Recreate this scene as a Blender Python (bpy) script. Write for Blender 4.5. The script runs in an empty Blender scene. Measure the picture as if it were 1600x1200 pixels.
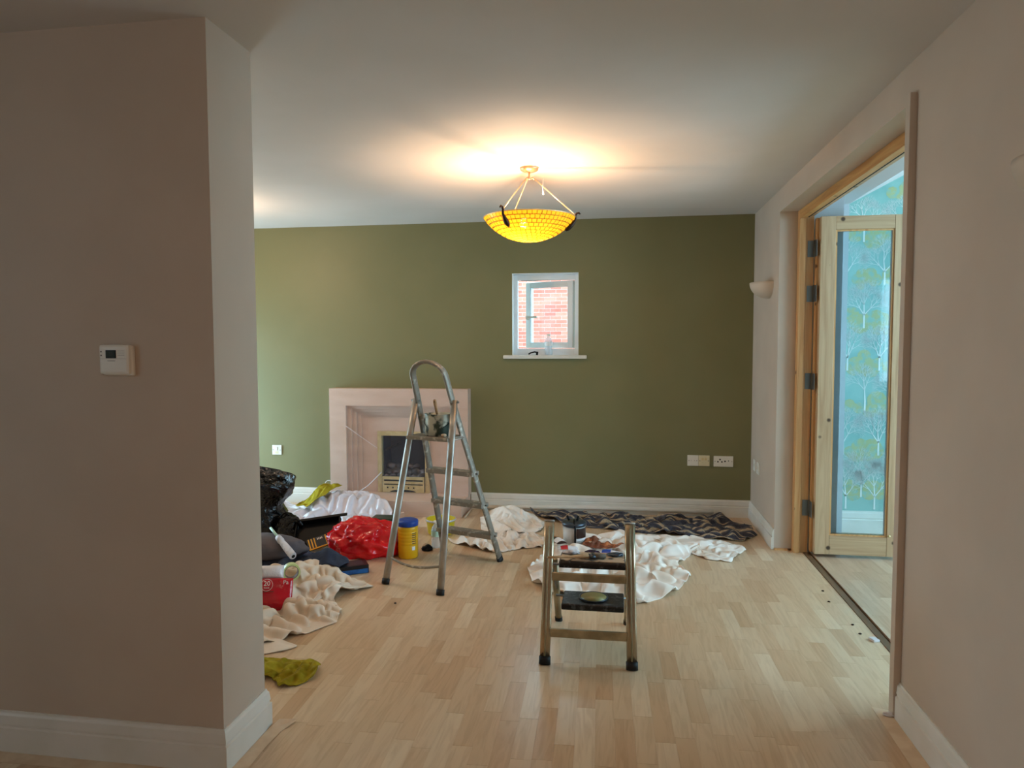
import bpy, bmesh, math, random
import numpy as np
from mathutils import Vector, Matrix, noise as MN
PI = math.pi
random.seed(7)
C = bpy.context.scene.collection
SC = bpy.context.scene

# ---------------------------------------------------------------- camera
F, PITCH, YAW, ROLL, CAMH = 1099.8, 0.0566, 0.15328, -0.00248, 1.39
cam = bpy.data.cameras.new('camera'); co = bpy.data.objects.new('camera', cam); C.objects.link(co)
cam.sensor_width = 36; cam.lens = F / 1600 * 36; cam.clip_start = .05
fv = Vector((-math.sin(YAW)*math.cos(PITCH), math.cos(YAW)*math.cos(PITCH), -math.sin(PITCH)))
r0 = Vector((math.cos(YAW), math.sin(YAW), 0)); u0 = r0.cross(fv)
rr = math.cos(ROLL)*r0 + math.sin(ROLL)*u0; uu = -math.sin(ROLL)*r0 + math.cos(ROLL)*u0
co.matrix_world = Matrix(((rr.x, uu.x, -fv.x, 0), (rr.y, uu.y, -fv.y, 0), (rr.z, uu.z, -fv.z, CAMH), (0, 0, 0, 1)))
SC.camera = co
# ---------------------------------------------------------------- view, world, lights
SC.view_settings.view_transform = 'Standard'; SC.view_settings.look = 'None'
SC.view_settings.exposure = 0.38; SC.view_settings.gamma = 1; SC.view_settings.use_curve_mapping = False
w = bpy.data.worlds.new('world'); SC.world = w; w.use_nodes = True
bg = w.node_tree.nodes['Background']; bg.inputs[0].default_value = (.50, .82, 1, 1); bg.inputs[1].default_value = 6.0
SC.cycles.max_bounces = 8; SC.cycles.diffuse_bounces = 4; SC.cycles.glossy_bounces = 3
SC.cycles.transparent_max_bounces = 10; SC.cycles.caustics_reflective = False; SC.cycles.caustics_refractive = False
SC.cycles.sample_clamp_indirect = 4.0; SC.cycles.use_denoising = True

def area(name, loc, rot, sx, sy, power, col, spread=PI):
    l = bpy.data.lights.new(name, 'AREA'); l.shape = 'RECTANGLE'; l.size = sx; l.size_y = sy
    l.energy = power; l.color = col; l.spread = spread
    o = bpy.data.objects.new(name, l); C.objects.link(o); o.location = loc; o.rotation_euler = rot
    return o
def point(name, loc, power, col, rad=.03):
    l = bpy.data.lights.new(name, 'POINT'); l.energy = power; l.color = col; l.shadow_soft_size = rad
    o = bpy.data.objects.new(name, l); C.objects.link(o); o.location = loc
    return o
COOL = (.50, .80, 1.0); WARM = (1.0, .67, .42)
# daylight entering by the glazed wall of the side room, its front, and the patio door on the left
area('daylight_side_room_right', (4.1, 3.2, 1.45), (0, math.radians(90), 0), 2.0, 4.0, 54, COOL)
area('daylight_patio_left', (-4.15, 5.1, .72), (0, math.radians(-90), 0), 1.3, 1.0, 26, COOL)
point('pendant_bulb', (-.555, 4.03, 2.045), 37, WARM, .03)
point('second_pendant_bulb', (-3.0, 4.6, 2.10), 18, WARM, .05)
point('near_room_fill', (.1, -.6, 1.9), 14, (1, .72, .54), .15)  # added fill light behind the camera, lifts the pillar front and near right wall

# ---------------------------------------------------------------- materials
def nt(name):
    m = bpy.data.materials.new(name); m.use_nodes = True
    t = m.node_tree; b = t.nodes['Principled BSDF']
    return m, t, b
def lnk(t, a, b): t.links.new(a, b)
def pbr(name, col, rough=.6, metal=0, col2=None, scale=8, det=3, bump=0, bscale=None, stretch=(1, 1, 1), lo=.4, hi=.6,
        spec=.5, alpha=1, trans=0, coat=0, coords='Object', emis=None, estr=0, bdist=.01, ior=1.45, musgrave=False):
    m, t, b = nt(name)
    b.inputs['Base Color'].default_value = (*col, 1); b.inputs['Roughness'].default_value = rough
    b.inputs['Metallic'].default_value = metal; b.inputs['Specular IOR Level'].default_value = spec
    b.inputs['Alpha'].default_value = alpha; b.inputs['Transmission Weight'].default_value = trans
    b.inputs['Coat Weight'].default_value = coat; b.inputs['IOR'].default_value = ior
    if emis: b.inputs['Emission Color'].default_value = (*emis, 1); b.inputs['Emission Strength'].default_value = estr
    tc = t.nodes.new('ShaderNodeTexCoord'); mp = t.nodes.new('ShaderNodeMapping'); lnk(t, tc.outputs[coords], mp.inputs[0])
    mp.inputs['Scale'].default_value = stretch
    if col2:
        n = t.nodes.new('ShaderNodeTexNoise'); n.inputs['Scale'].default_value = scale; n.inputs['Detail'].default_value = det
        r = t.nodes.new('ShaderNodeValToRGB'); r.color_ramp.elements[0].position = lo; r.color_ramp.elements[1].position = hi
        r.color_ramp.elements[0].color = (*col, 1); r.color_ramp.elements[1].color = (*col2, 1)
        lnk(t, mp.outputs[0], n.inputs[0]); lnk(t, n.outputs[0], r.inputs[0]); lnk(t, r.outputs[0], b.inputs['Base Color'])
    if bump:
        n = t.nodes.new('ShaderNodeTexNoise'); n.inputs['Scale'].default_value = bscale or scale; n.inputs['Detail'].default_value = 4
        bp = t.nodes.new('ShaderNodeBump'); bp.inputs['Strength'].default_value = bump; bp.inputs['Distance'].default_value = bdist
        lnk(t, mp.outputs[0], n.inputs[0]); lnk(t, n.outputs[0], bp.inputs['Height']); lnk(t, bp.outputs[0], b.inputs['Normal'])
    return m
def s(r, g, b):     # sRGB 0-255 -> linear
    f = lambda c: (c/255/12.92 if c <= 10 else ((c/255+.055)/1.055)**2.4)
    return (f(r), f(g), f(b))

M = {}
M['wall'] = pbr('wall_paint', s(202, 185, 168), .62, col2=s(198, 181, 164), scale=3, bump=.08, bscale=160, bdist=.002, spec=.25)
M['green'] = pbr('olive_wall_paint', s(128, 124, 88), .5, col2=s(124, 121, 85), scale=2, bump=.1, bscale=140, bdist=.002, spec=.4)
M['ceil'] = pbr('ceiling_paint', s(212, 206, 200), .75, col2=s(209, 203, 196), scale=2, bump=.1, bscale=60, bdist=.002, spec=.2)
M['white'] = pbr('white_gloss_paint', s(228, 224, 216), .35, col2=s(222, 218, 208), scale=6, spec=.4)
M['upvc'] = pbr('white_upvc', s(242, 246, 248), .3)
M['plastic_white'] = pbr('white_plastic', s(232, 228, 218), .35)
M['plastic_cream'] = pbr('cream_plastic', s(226, 214, 180), .4)
M['black'] = pbr('black_plastic', s(14, 14, 15), .55, spec=.2)
M['rubber'] = pbr('black_rubber', s(16, 16, 16), .6)
M['slot'] = pbr('dark_hole', s(8, 8, 8), .9)
M['brass'] = pbr('brass', s(228, 208, 158), .35, .55, col2=s(214, 192, 140), scale=20)
M['steel'] = pbr('steel_hinge', s(120, 120, 116), .45, .9)
M['bronze'] = pbr('dark_bronze', s(48, 30, 20), .4, .6)
M['rod'] = pbr('pale_metal_rod', s(225, 205, 175), .3, .8)
M['copper'] = pbr('brushed_copper', s(200, 160, 130), .35, .7)
M['film'] = pbr('plastic_film', s(230, 224, 238), .12, alpha=.05, bump=.8, bscale=14, spec=.8, coords='Object', bdist=.02)
M['floorfilm'] = pbr('crumpled_plastic', s(236, 232, 240), .25, alpha=.88, bump=.6, bscale=18, spec=.6, bdist=.01)
M['stone'] = pbr('pink_stone', s(214, 186, 168), .55, col2=s(204, 174, 154), scale=5, stretch=(1, 1, 3), lo=.3, hi=.7, bump=.08, bscale=60, bdist=.004)
M['blackbox'] = pbr('firebox_black', s(22, 24, 28), .4, col2=s(36, 42, 52), scale=4)
M['coal'] = pbr('coal', s(58, 54, 56), .8, col2=s(130, 120, 120), scale=18, lo=.45, hi=.7, bump=.5, bscale=30)
M['alu'] = pbr('scuffed_aluminium', s(188, 184, 176), .42, .65, col2=s(144, 140, 132), scale=22, stretch=(1, 1, .35), lo=.35, hi=.7, bump=.15, bscale=60, bdist=.002)
M['alu_paint'] = pbr('paint_splashed_aluminium', s(140, 133, 122), .5, .4, col2=s(196, 188, 174), scale=30, lo=.54, hi=.70, bump=.3, bscale=40, bdist=.002)
M['champ'] = pbr('champagne_metal', s(186, 168, 142), .24, .85, col2=s(164, 146, 120), scale=5, stretch=(1, 1, .1))
M['champ2'] = pbr('satin_champagne_metal', s(178, 166, 138), .4, .6, col2=s(146, 138, 112), scale=12)
M['stepblack'] = pbr('black_step_tread', s(26, 26, 28), .4, col2=s(92, 94, 96), scale=38, det=6, lo=.52, hi=.66, bump=.4, bscale=60, bdist=.003)
M['stepdirty'] = pbr('paint_caked_tread', s(186, 164, 138), .7, col2=s(66, 62, 54), scale=22, det=6, lo=.50, hi=.60, bump=.5, bscale=50, bdist=.004)
M['sheet'] = pbr('white_cotton_sheet', s(244, 236, 228), .85, col2=s(226, 208, 190), scale=4, lo=.45, hi=.7, bump=.12, bscale=220, bdist=.001, spec=.15)
M['beige'] = pbr('beige_cotton_sheet', s(232, 216, 198), .85, col2=s(216, 192, 166), scale=5, lo=.45, hi=.75, bump=.12, bscale=220, bdist=.001, spec=.15)
M['greylin'] = pbr('grey_lining', s(150, 145, 138), .9)
M['mustard'] = pbr('mustard_cloth', s(168, 154, 44), .85, col2=s(140, 124, 28), scale=14, bump=.3, bscale=80, bdist=.003, spec=.1)
M['navy'] = pbr('dark_navy_fabric', s(72, 80, 98), .9, col2=s(52, 58, 74), scale=6, bump=.2, bscale=160, bdist=.002, spec=.1)
M['dgrey'] = pbr('dark_grey_fabric', s(104, 98, 102), .75, col2=s(82, 78, 84), scale=4, bump=.1, bscale=120, bdist=.002, spec=.25)
M['binbag'] = pbr('black_polythene', s(10, 10, 12), .2, bump=1, bscale=16, bdist=.03, spec=.6)
M['redbag'] = pbr('red_polythene', s(214, 10, 28), .16, col2=s(232, 28, 34), scale=6, bump=.8, bscale=7, bdist=.03, spec=.6)
M['redpack'] = pbr('red_wrapper', s(190, 16, 34), .18, bump=.5, bscale=14, bdist=.02, spec=.6)
M['whitepack'] = pbr('white_wrapper', s(225, 220, 222), .25, bump=.6, bscale=20, bdist=.02)
M['purple'] = pbr('dark_purple_wrapper', s(44, 22, 46), .2, bump=.5, bscale=14, bdist=.02)
M['yellow'] = pbr('yellow_plastic', s(232, 172, 18), .35)
M['yellowdull'] = pbr('yellow_bucket_plastic', s(214, 194, 40), .4)
M['blue'] = pbr('blue_plastic', s(28, 70, 160), .35)
M['bluebox'] = pbr('blue_card', s(34, 96, 160), .4, col2=s(22, 60, 110), scale=14)
M['blackcard'] = pbr('black_card', s(22, 22, 28), .3)
M['orange'] = pbr('orange_plastic', s(220, 120, 30), .4)
M['greenbox'] = pbr('dark_green_plastic', s(44, 58, 44), .4)
M['text_white'] = pbr('white_print', s(235, 230, 230), .5)
M['text_dark'] = pbr('dark_print', s(60, 50, 40), .5)
M['tape'] = pbr('pale_green_tape', s(196, 208, 140), .4)
M['tapeside'] = pbr('aqua_tape_side', s(180, 215, 195), .35)
M['card'] = pbr('cardboard', s(120, 96, 84), .8)
M['paper'] = pbr('masking_paper', s(226, 204, 176), .75, col2=s(216, 190, 160), scale=12)
M['rollpaint'] = pbr('paint_caked_white', s(214, 214, 222), .6, col2=s(150, 144, 146), scale=20, lo=.5, hi=.75, bump=.6, bscale=40)
M['tin'] = pbr('paint_streaked_tin', s(190, 190, 176), .35, .5, col2=s(60, 70, 62), scale=13, det=5, lo=.47, hi=.56, bump=.3, bscale=20)
M['olivepaint'] = pbr('olive_paint', s(146, 138, 88), .3, spec=.5)
M['greykettle'] = pbr('grey_plastic', s(200, 198, 194), .4, col2=s(170, 168, 164), scale=10)
M['gunmetal'] = pbr('dark_metal_paint', s(66, 74, 84), .3, .5)
M['wood_handle'] = pbr('pale_wood_handle', s(206, 176, 138), .5, col2=s(190, 156, 116), scale=20, stretch=(1, 1, 1))
M['bristle'] = pbr('paint_soaked_bristle', s(104, 94, 82), .8, bump=.5, bscale=90)
M['brownrag'] = pbr('brown_rag', s(120, 72, 52), .8, col2=s(206, 128, 80), scale=16, lo=.5, hi=.62)
M['choc'] = pbr('brown_wrapper', s(52, 30, 22), .3)
M['brown'] = pbr('tan_debris', s(196, 170, 140), .8)
M['flex'] = pbr('white_cable', s(230, 230, 235), .4)
M['shade'] = pbr('sconce_plaster', s(206, 188, 168), .6)
M['lcd'] = pbr('lcd_screen', s(46, 52, 44), .2)
M['sideceil'] = pbr('side_room_ceiling_paint', s(190, 188, 188), .7)
M['sidewall'] = pbr('side_room_wall_paint', s(180, 186, 190), .7)
M['print'] = pbr('wallpaper_branch_print', s(226, 232, 228), .6)
M['canopyprint'] = pbr('wallpaper_canopy_print', s(170, 178, 128), .7, col2=s(138, 180, 168), scale=26, det=6, lo=.45, hi=.62)
M['paperwall'] = pbr('teal_wallpaper', s(128, 176, 170), .7, col2=s(146, 190, 182), scale=5)
M['mortar'] = pbr('mortar', s(240, 222, 214), .9)

def wood(name, c1, c2, knots=True, axis='Z', rough=.45):
    m, t, b = nt(name); b.inputs['Roughness'].default_value = rough; b.inputs['Specular IOR Level'].default_value = .35
    tc = t.nodes.new('ShaderNodeTexCoord'); mp = t.nodes.new('ShaderNodeMapping'); lnk(t, tc.outputs['Object'], mp.inputs[0])
    sc = {'Z': (14, 14, .7), 'X': (.7, 14, 14), 'Y': (14, .7, 14)}[axis]; mp.inputs['Scale'].default_value = sc
    n = t.nodes.new('ShaderNodeTexNoise'); n.inputs['Scale'].default_value = 2.2; n.inputs['Detail'].default_value = 5; n.inputs['Distortion'].default_value = 1.2
    r = t.nodes.new('ShaderNodeValToRGB'); e = r.color_ramp.elements
    e[0].position = .3; e[0].color = (*c2, 1); e[1].position = .68; e[1].color = (*c1, 1)
    lnk(t, mp.outputs[0], n.inputs[0]); lnk(t, n.outputs[0], r.inputs[0])
    out = r.outputs[0]
    if knots:
        v = t.nodes.new('ShaderNodeTexVoronoi'); v.inputs['Scale'].default_value = 7.5
        lnk(t, tc.outputs['Object'], v.inputs[0])
        k = t.nodes.new('ShaderNodeValToRGB'); k.color_ramp.elements[0].position = .07; k.color_ramp.elements[0].color = (*s(60, 36, 20), 1)
        k.color_ramp.elements[1].position = .13; k.color_ramp.elements[1].color = (1, 1, 1, 1)
        lnk(t, v.outputs['Distance'], k.inputs[0])
        mx = t.nodes.new('ShaderNodeMix'); mx.data_type = 'RGBA'; mx.blend_type = 'MULTIPLY'; mx.inputs[0].default_value = .9
        lnk(t, out, mx.inputs[6]); lnk(t, k.outputs[0], mx.inputs[7]); out = mx.outputs[2]
    lnk(t, out, b.inputs['Base Color'])
    return m
M['pine'] = wood('knotty_pine', s(202, 172, 136), s(174, 140, 104))
M['pineX'] = wood('knotty_pine_rail', s(200, 170, 134), s(172, 138, 102), axis='X')
M['pinewarm'] = wood('orange_pine_frame', s(216, 172, 118), s(190, 134, 80), axis='Z')
M['pinewarmY'] = wood('orange_pine_head', s(208, 160, 100), s(176, 120, 66), axis='Y')
M['thresh'] = wood('dark_threshold', s(120, 92, 66), s(90, 66, 46), knots=False, axis='Y')

def plank_mat(name, dark, mid, light):
    m, t, b = nt(name)
    at = t.nodes.new('ShaderNodeAttribute'); at.attribute_name = 'tint'
    r = t.nodes.new('ShaderNodeValToRGB'); e = r.color_ramp.elements
    e[0].position = 0; e[0].color = (*dark, 1); e[1].position = 1; e[1].color = (*light, 1); x = e.new(.5); x.color = (*mid, 1)
    sp = t.nodes.new('ShaderNodeSeparateColor'); lnk(t, at.outputs['Color'], sp.inputs[0]); lnk(t, sp.outputs[0], r.inputs[0])
    g = t.nodes.new('ShaderNodeNewGeometry'); mp = t.nodes.new('ShaderNodeMapping'); lnk(t, g.outputs['Position'], mp.inputs[0])
    mp.inputs['Scale'].default_value = (34, 3.2, 1)
    cb = t.nodes.new('ShaderNodeCombineXYZ'); ml = t.nodes.new('ShaderNodeMath'); ml.operation = 'MULTIPLY'; ml.inputs[1].default_value = 90
    lnk(t, sp.outputs[1], ml.inputs[0]); lnk(t, ml.outputs[0], cb.inputs[0]); lnk(t, ml.outputs[0], cb.inputs[2]); lnk(t, cb.outputs[0], mp.inputs['Location'])
    n = t.nodes.new('ShaderNodeTexNoise'); n.inputs['Scale'].default_value = 1.0; n.inputs['Detail'].default_value = 5; n.inputs['Distortion'].default_value = 1.6
    lnk(t, mp.outputs[0], n.inputs[0])
    r2 = t.nodes.new('ShaderNodeValToRGB'); r2.color_ramp.elements[0].position = .34; r2.color_ramp.elements[0].color = (.84, .79, .74, 1)
    r2.color_ramp.elements[1].position = .56; r2.color_ramp.elements[1].color = (1, 1, 1, 1); lnk(t, n.outputs[0], r2.inputs[0])
    mx = t.nodes.new('ShaderNodeMix'); mx.data_type = 'RGBA'; mx.blend_type = 'MULTIPLY'; mx.inputs[0].default_value = .75
    lnk(t, r.outputs[0], mx.inputs[6]); lnk(t, r2.outputs[0], mx.inputs[7]); lnk(t, mx.outputs[2], b.inputs['Base Color'])
    b.inputs['Roughness'].default_value = .28; b.inputs['Specular IOR Level'].default_value = .5
    return m
M['plank'] = plank_mat('maple_laminate', s(198, 162, 126), s(213, 184, 150), s(230, 208, 178))
M['sideplank'] = plank_mat('side_room_laminate', s(178, 150, 122), s(196, 168, 140), s(210, 186, 160))
M['brick'] = plank_mat('red_brick', s(190, 96, 78), s(205, 112, 92), s(215, 128, 106)); M['brick'].node_tree.nodes['Principled BSDF'].inputs['Roughness'].default_value = .9

# shade: amber glass tiles that glow from the bulb inside
m, t, b = nt('amber_glass'); M['amber'] = m
for n in list(t.nodes):
    if n.type == 'BSDF_PRINCIPLED': t.nodes.remove(n)
o_ = t.nodes['Material Output']; tr = t.nodes.new('ShaderNodeBsdfTranslucent'); tr.inputs[0].default_value = (.20, .105, .0035, 1)
gl = t.nodes.new('ShaderNodeBsdfPrincipled'); gl.inputs['Base Color'].default_value = (.95, .60, .04, 1); gl.inputs['Roughness'].default_value = .2
gl.inputs['Emission Color'].default_value = (1, .50, .01, 1); gl.inputs['Emission Strength'].default_value = .20
mx = t.nodes.new('ShaderNodeMixShader'); mx.inputs[0].default_value = .5
lnk(t, tr.outputs[0], mx.inputs[1]); lnk(t, gl.outputs[0], mx.inputs[2]); lnk(t, mx.outputs[0], o_.inputs[0])
M['grout'] = pbr('amber_grout', (.30, .13, .005), .6, emis=(1, .40, .0), estr=.03)
# glass: fresnel mix of clear and gloss
def glass(name, tint, k=.08):
    m, t, b = nt(name); t.nodes.remove(b); o_ = t.nodes['Material Output']
    a = t.nodes.new('ShaderNodeBsdfTransparent'); a.inputs[0].default_value = (*tint, 1)
    g = t.nodes.new('ShaderNodeBsdfGlossy'); g.inputs['Roughness'].default_value = .03
    f = t.nodes.new('ShaderNodeFresnel'); f.inputs[0].default_value = 1.45
    mx = t.nodes.new('ShaderNodeMixShader'); lnk(t, f.outputs[0], mx.inputs[0]); lnk(t, a.outputs[0], mx.inputs[1]); lnk(t, g.outputs[0], mx.inputs[2]); lnk(t, mx.outputs[0], o_.inputs[0])
    return m
M['glass'] = glass('window_glass', (.93, .97, .98))
m, t, b = nt('clear_bottle_plastic'); M['bottle'] = m; t.nodes.remove(b); a_ = t.nodes.new('ShaderNodeBsdfTransparent'); a_.inputs[0].default_value = (.93, .96, .98, 1)
g_ = t.nodes.new('ShaderNodeBsdfPrincipled'); g_.inputs['Base Color'].default_value = (.85, .9, .95, 1); g_.inputs['Roughness'].default_value = .1
mx = t.nodes.new('ShaderNodeMixShader'); mx.inputs[0].default_value = .28; lnk(t, a_.outputs[0], mx.inputs[1]); lnk(t, g_.outputs[0], mx.inputs[2]); lnk(t, mx.outputs[0], t.nodes['Material Output'].inputs[0])
# striped dark sheet
m, t, b = nt('dark_patterned_cotton'); M['pattern'] = m; b.inputs['Roughness'].default_value = .9; b.inputs['Specular IOR Level'].default_value = .1
uv = t.nodes.new('ShaderNodeUVMap'); mp = t.nodes.new('ShaderNodeMapping'); lnk(t, uv.outputs[0], mp.inputs[0]); mp.inputs['Scale'].default_value = (1, 1, 1)
wv = t.nodes.new('ShaderNodeTexWave'); wv.wave_type = 'BANDS'; wv.bands_direction = 'Y'; wv.inputs['Scale'].default_value = 2.1; wv.inputs['Distortion'].default_value = 5.0; wv.inputs['Detail'].default_value = 3; wv.inputs['Detail Scale'].default_value = 2
lnk(t, mp.outputs[0], wv.inputs[0]); r = t.nodes.new('ShaderNodeValToRGB'); e = r.color_ramp.elements; r.color_ramp.interpolation = 'LINEAR'
e[0].position = .80; e[0].color = (*s(104, 100, 100), 1); e[1].position = .90; e[1].color = (*s(178, 156, 128), 1); x = e.new(.25); x.color = (*s(70, 68, 76), 1)
n = t.nodes.new('ShaderNodeTexNoise'); n.inputs['Scale'].default_value = 60; lnk(t, mp.outputs[0], n.inputs[0])
m2 = t.nodes.new('ShaderNodeMix'); m2.data_type = 'RGBA'; m2.blend_type = 'OVERLAY'; m2.inputs[0].default_value = .8
lnk(t, wv.outputs['Color'], r.inputs[0]); lnk(t, r.outputs[0], m2.inputs[6]); lnk(t, n.outputs[0], m2.inputs[7]); lnk(t, m2.outputs[2], b.inputs['Base Color'])

# ---------------------------------------------------------------- mesh helpers
def nb(): return bmesh.new()
def box(bm, x0, x1, y0, y1, z0, z1, bev=0, rot=None, piv=None):
    v = [bm.verts.new(p) for p in ((x0, y0, z0), (x1, y0, z0), (x1, y1, z0), (x0, y1, z0), (x0, y0, z1), (x1, y0, z1), (x1, y1, z1), (x0, y1, z1))]
    fs = [bm.faces.new([v[i] for i in q]) for q in ((3, 2, 1, 0), (4, 5, 6, 7), (0, 1, 5, 4), (1, 2, 6, 5), (2, 3, 7, 6), (3, 0, 4, 7))]
    if bev:
        es = list({e for f in fs for e in f.edges})
        r = bmesh.ops.bevel(bm, geom=es, offset=bev, segments=2, affect='EDGES', profile=.6)
        v = list({vv for f in r['faces'] for vv in f.verts} | {vv for vv in v if vv.is_valid})
    if rot:
        c = Vector(piv or ((x0+x1)/2, (y0+y1)/2, (z0+z1)/2))
        bmesh.ops.rotate(bm, cent=c, matrix=rot, verts=[q for q in v if q.is_valid])
    return bm
def BX(*a, **k): return box(nb(), *a, **k)
def tube(bm, pts, r, n=10, r2=None, ref=(0, 0, 1), caps=True, radii=None):
    pts = [Vector(p) for p in pts]; rings = []; ref = Vector(ref)
    for i, p in enumerate(pts):
        d = (pts[min(i+1, len(pts)-1)] - pts[max(i-1, 0)]).normalized()
        a = d.cross(ref)
        if a.length < .1: a = d.cross(Vector((1, 0, 0))) if abs(d.x) < .9 else d.cross(Vector((0, 1, 0)))
        a.normalize(); b_ = a.cross(d)
        k = radii[i] if radii else 1
        rings.append([bm.verts.new(p + a*math.cos(2*PI*j/n)*r*k + b_*math.sin(2*PI*j/n)*(r2 or r)*k) for j in range(n)])
    for i in range(len(rings)-1):
        for j in range(n):
            f = bm.faces.new((rings[i][j], rings[i][(j+1) % n], rings[i+1][(j+1) % n], rings[i+1][j])); f.smooth = True
    if caps:
        bm.faces.new(rings[0][::-1]); bm.faces.new(rings[-1])
    return bm
def TB(*a, **k): return tube(nb(), *a, **k)
def lathe(bm, prof, c, n=32, a0=0, a1=2*PI, sx=1, sy=1, cap=True):
    full = abs(a1-a0-2*PI) < 1e-6; m_ = n if full else n+1
    rings = [[bm.verts.new((c[0]+r*sx*math.cos(a0+(a1-a0)*j/n), c[1]+r*sy*math.sin(a0+(a1-a0)*j/n), c[2]+z)) for j in range(m_)] for r, z in prof]
    for i in range(len(rings)-1):
        for j in range(n):
            k = (j+1) % m_
            f = bm.faces.new((rings[i][j], rings[i][k], rings[i+1][k], rings[i+1][j])); f.smooth = True
    if cap and full:
        if prof[0][0] > 1e-5: bm.faces.new(rings[0][::-1])
        if prof[-1][0] > 1e-5: bm.faces.new(rings[-1])
    return bm
def LT(*a, **k): return lathe(nb(), *a, **k)
def obj(name, bm, mat, parent=None, label=None, cat=None, group=None, kind=None, smooth=False, mods=None, origin=None):
    me = bpy.data.meshes.new(name)
    bmesh.ops.remove_doubles(bm, verts=bm.verts, dist=1e-6)
    bmesh.ops.recalc_face_normals(bm, faces=bm.faces) if not kind == 'keep' else None
    bm.to_mesh(me); bm.free()
    return objm(name, me, mat, parent, label, cat, group, kind, smooth, origin)
def wloc(o):
    return o['_w'] if '_w' in o else [0, 0, 0]
ORG = {}
def objm(name, me, mat, parent=None, label=None, cat=None, group=None, kind=None, smooth=False, origin=None):
    if smooth: me.polygons.foreach_set('use_smooth', [True]*len(me.polygons))
    o = bpy.data.objects.new(name, me); C.objects.link(o)
    if mat: me.materials.append(mat if not isinstance(mat, str) else M[mat])
    if parent:
        og = Vector(ORG[parent.name]); o.parent = parent
    elif kind == 'structure' or origin == 'world':
        og = Vector((0, 0, 0))
    else:
        co_ = np.empty(len(me.vertices)*3); me.vertices.foreach_get('co', co_); co_ = co_.reshape(-1, 3)
        lo, hi = co_.min(0), co_.max(0); og = Vector(((lo[0]+hi[0])/2, (lo[1]+hi[1])/2, lo[2]))
        o.location = og
    me.transform(Matrix.Translation(-og)); ORG[o.name] = tuple(og)
    if label: o['label'] = label
    if cat: o['category'] = cat
    if group: o['group'] = group
    if kind: o['kind'] = kind
    return o
def thing(name, loc, label, cat, group=None, kind=None):
    o = bpy.data.objects.new(name, None); C.objects.link(o); o.location = loc; o.empty_display_size = .1
    ORG[o.name] = tuple(loc)
    if label: o['label'] = label
    if cat: o['category'] = cat
    if group: o['group'] = group
    if kind: o['kind'] = kind
    return o
def struct(name, bm, mat, label=None, smooth=False):
    return obj(name, bm, mat, kind='structure', label=label, smooth=smooth)
def holed(bm, axis, p0, p1, u0, u1, v0, v1, holes):
    """slab perpendicular to axis ('X' or 'Y') between p0 and p1 with rectangular holes (u0,u1,v0,v1)"""
    us = sorted({u0, u1, *[h[0] for h in holes], *[h[1] for h in holes]}); vs = sorted({v0, v1, *[h[2] for h in holes], *[h[3] for h in holes]})
    for i in range(len(us)-1):
        for j in range(len(vs)-1):
            cu, cv = (us[i]+us[i+1])/2, (vs[j]+vs[j+1])/2
            if any(h[0] < cu < h[1] and h[2] < cv < h[3] for h in holes): continue
            if axis == 'Y': box(bm, us[i], us[i+1], p0, p1, vs[j], vs[j+1])
            else: box(bm, p0, p1, us[i], us[i+1], vs[j], vs[j+1])
    bmesh.ops.remove_doubles(bm, verts=bm.verts, dist=1e-5)
    # drop the internal faces shared by neighbouring cells
    seen = {}
    for f in list(bm.faces):
        k = tuple(sorted(v.index for v in f.verts)) if False else tuple(sorted((round(v.co.x, 4), round(v.co.y, 4), round(v.co.z, 4)) for v in f.verts))
        seen.setdefault(k, []).append(f)
    bmesh.ops.delete(bm, geom=[f for l in seen.values() if len(l) > 1 for f in l], context='FACES')
    return bm
def skirt(name, *pts, side=1, h=.138, th=.018, z0=0):
    """skirting board with its stepped profile following a wall line, mitred at corners; side=+1 projects to the left of travel"""
    prof = [(0, z0), (th, z0), (th, z0+h*.60), (th*.66, z0+h*.625), (th*.66, z0+h*.66), (th*.82, z0+h*.69), (th*.62, z0+h*.90), (th*.35, z0+h*.95), (th*.3, z0+h), (0, z0+h)]
    P = [Vector((p[0], p[1], 0)) for p in pts]; nr = []
    for i in range(len(P)-1):
        d = (P[i+1]-P[i]).normalized(); nr.append(Vector((-d.y, d.x, 0))*side)
    bm = nb(); R_ = []
    for i, p in enumerate(P):
        n_ = nr[0] if i == 0 else nr[-1] if i == len(P)-1 else (nr[i-1]+nr[i])/(1+nr[i-1].dot(nr[i]))
        R_.append([bm.verts.new(p+n_*a+Vector((0, 0, z))) for a, z in prof])
    for r0_, r1_ in zip(R_, R_[1:]):
        for i in range(len(prof)): bm.faces.new((r0_[i], r0_[(i+1) % len(prof)], r1_[(i+1) % len(prof)], r1_[i]))
    bm.faces.new(R_[0]); bm.faces.new(R_[-1][::-1])
    return struct(name, bm, 'white')

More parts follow.
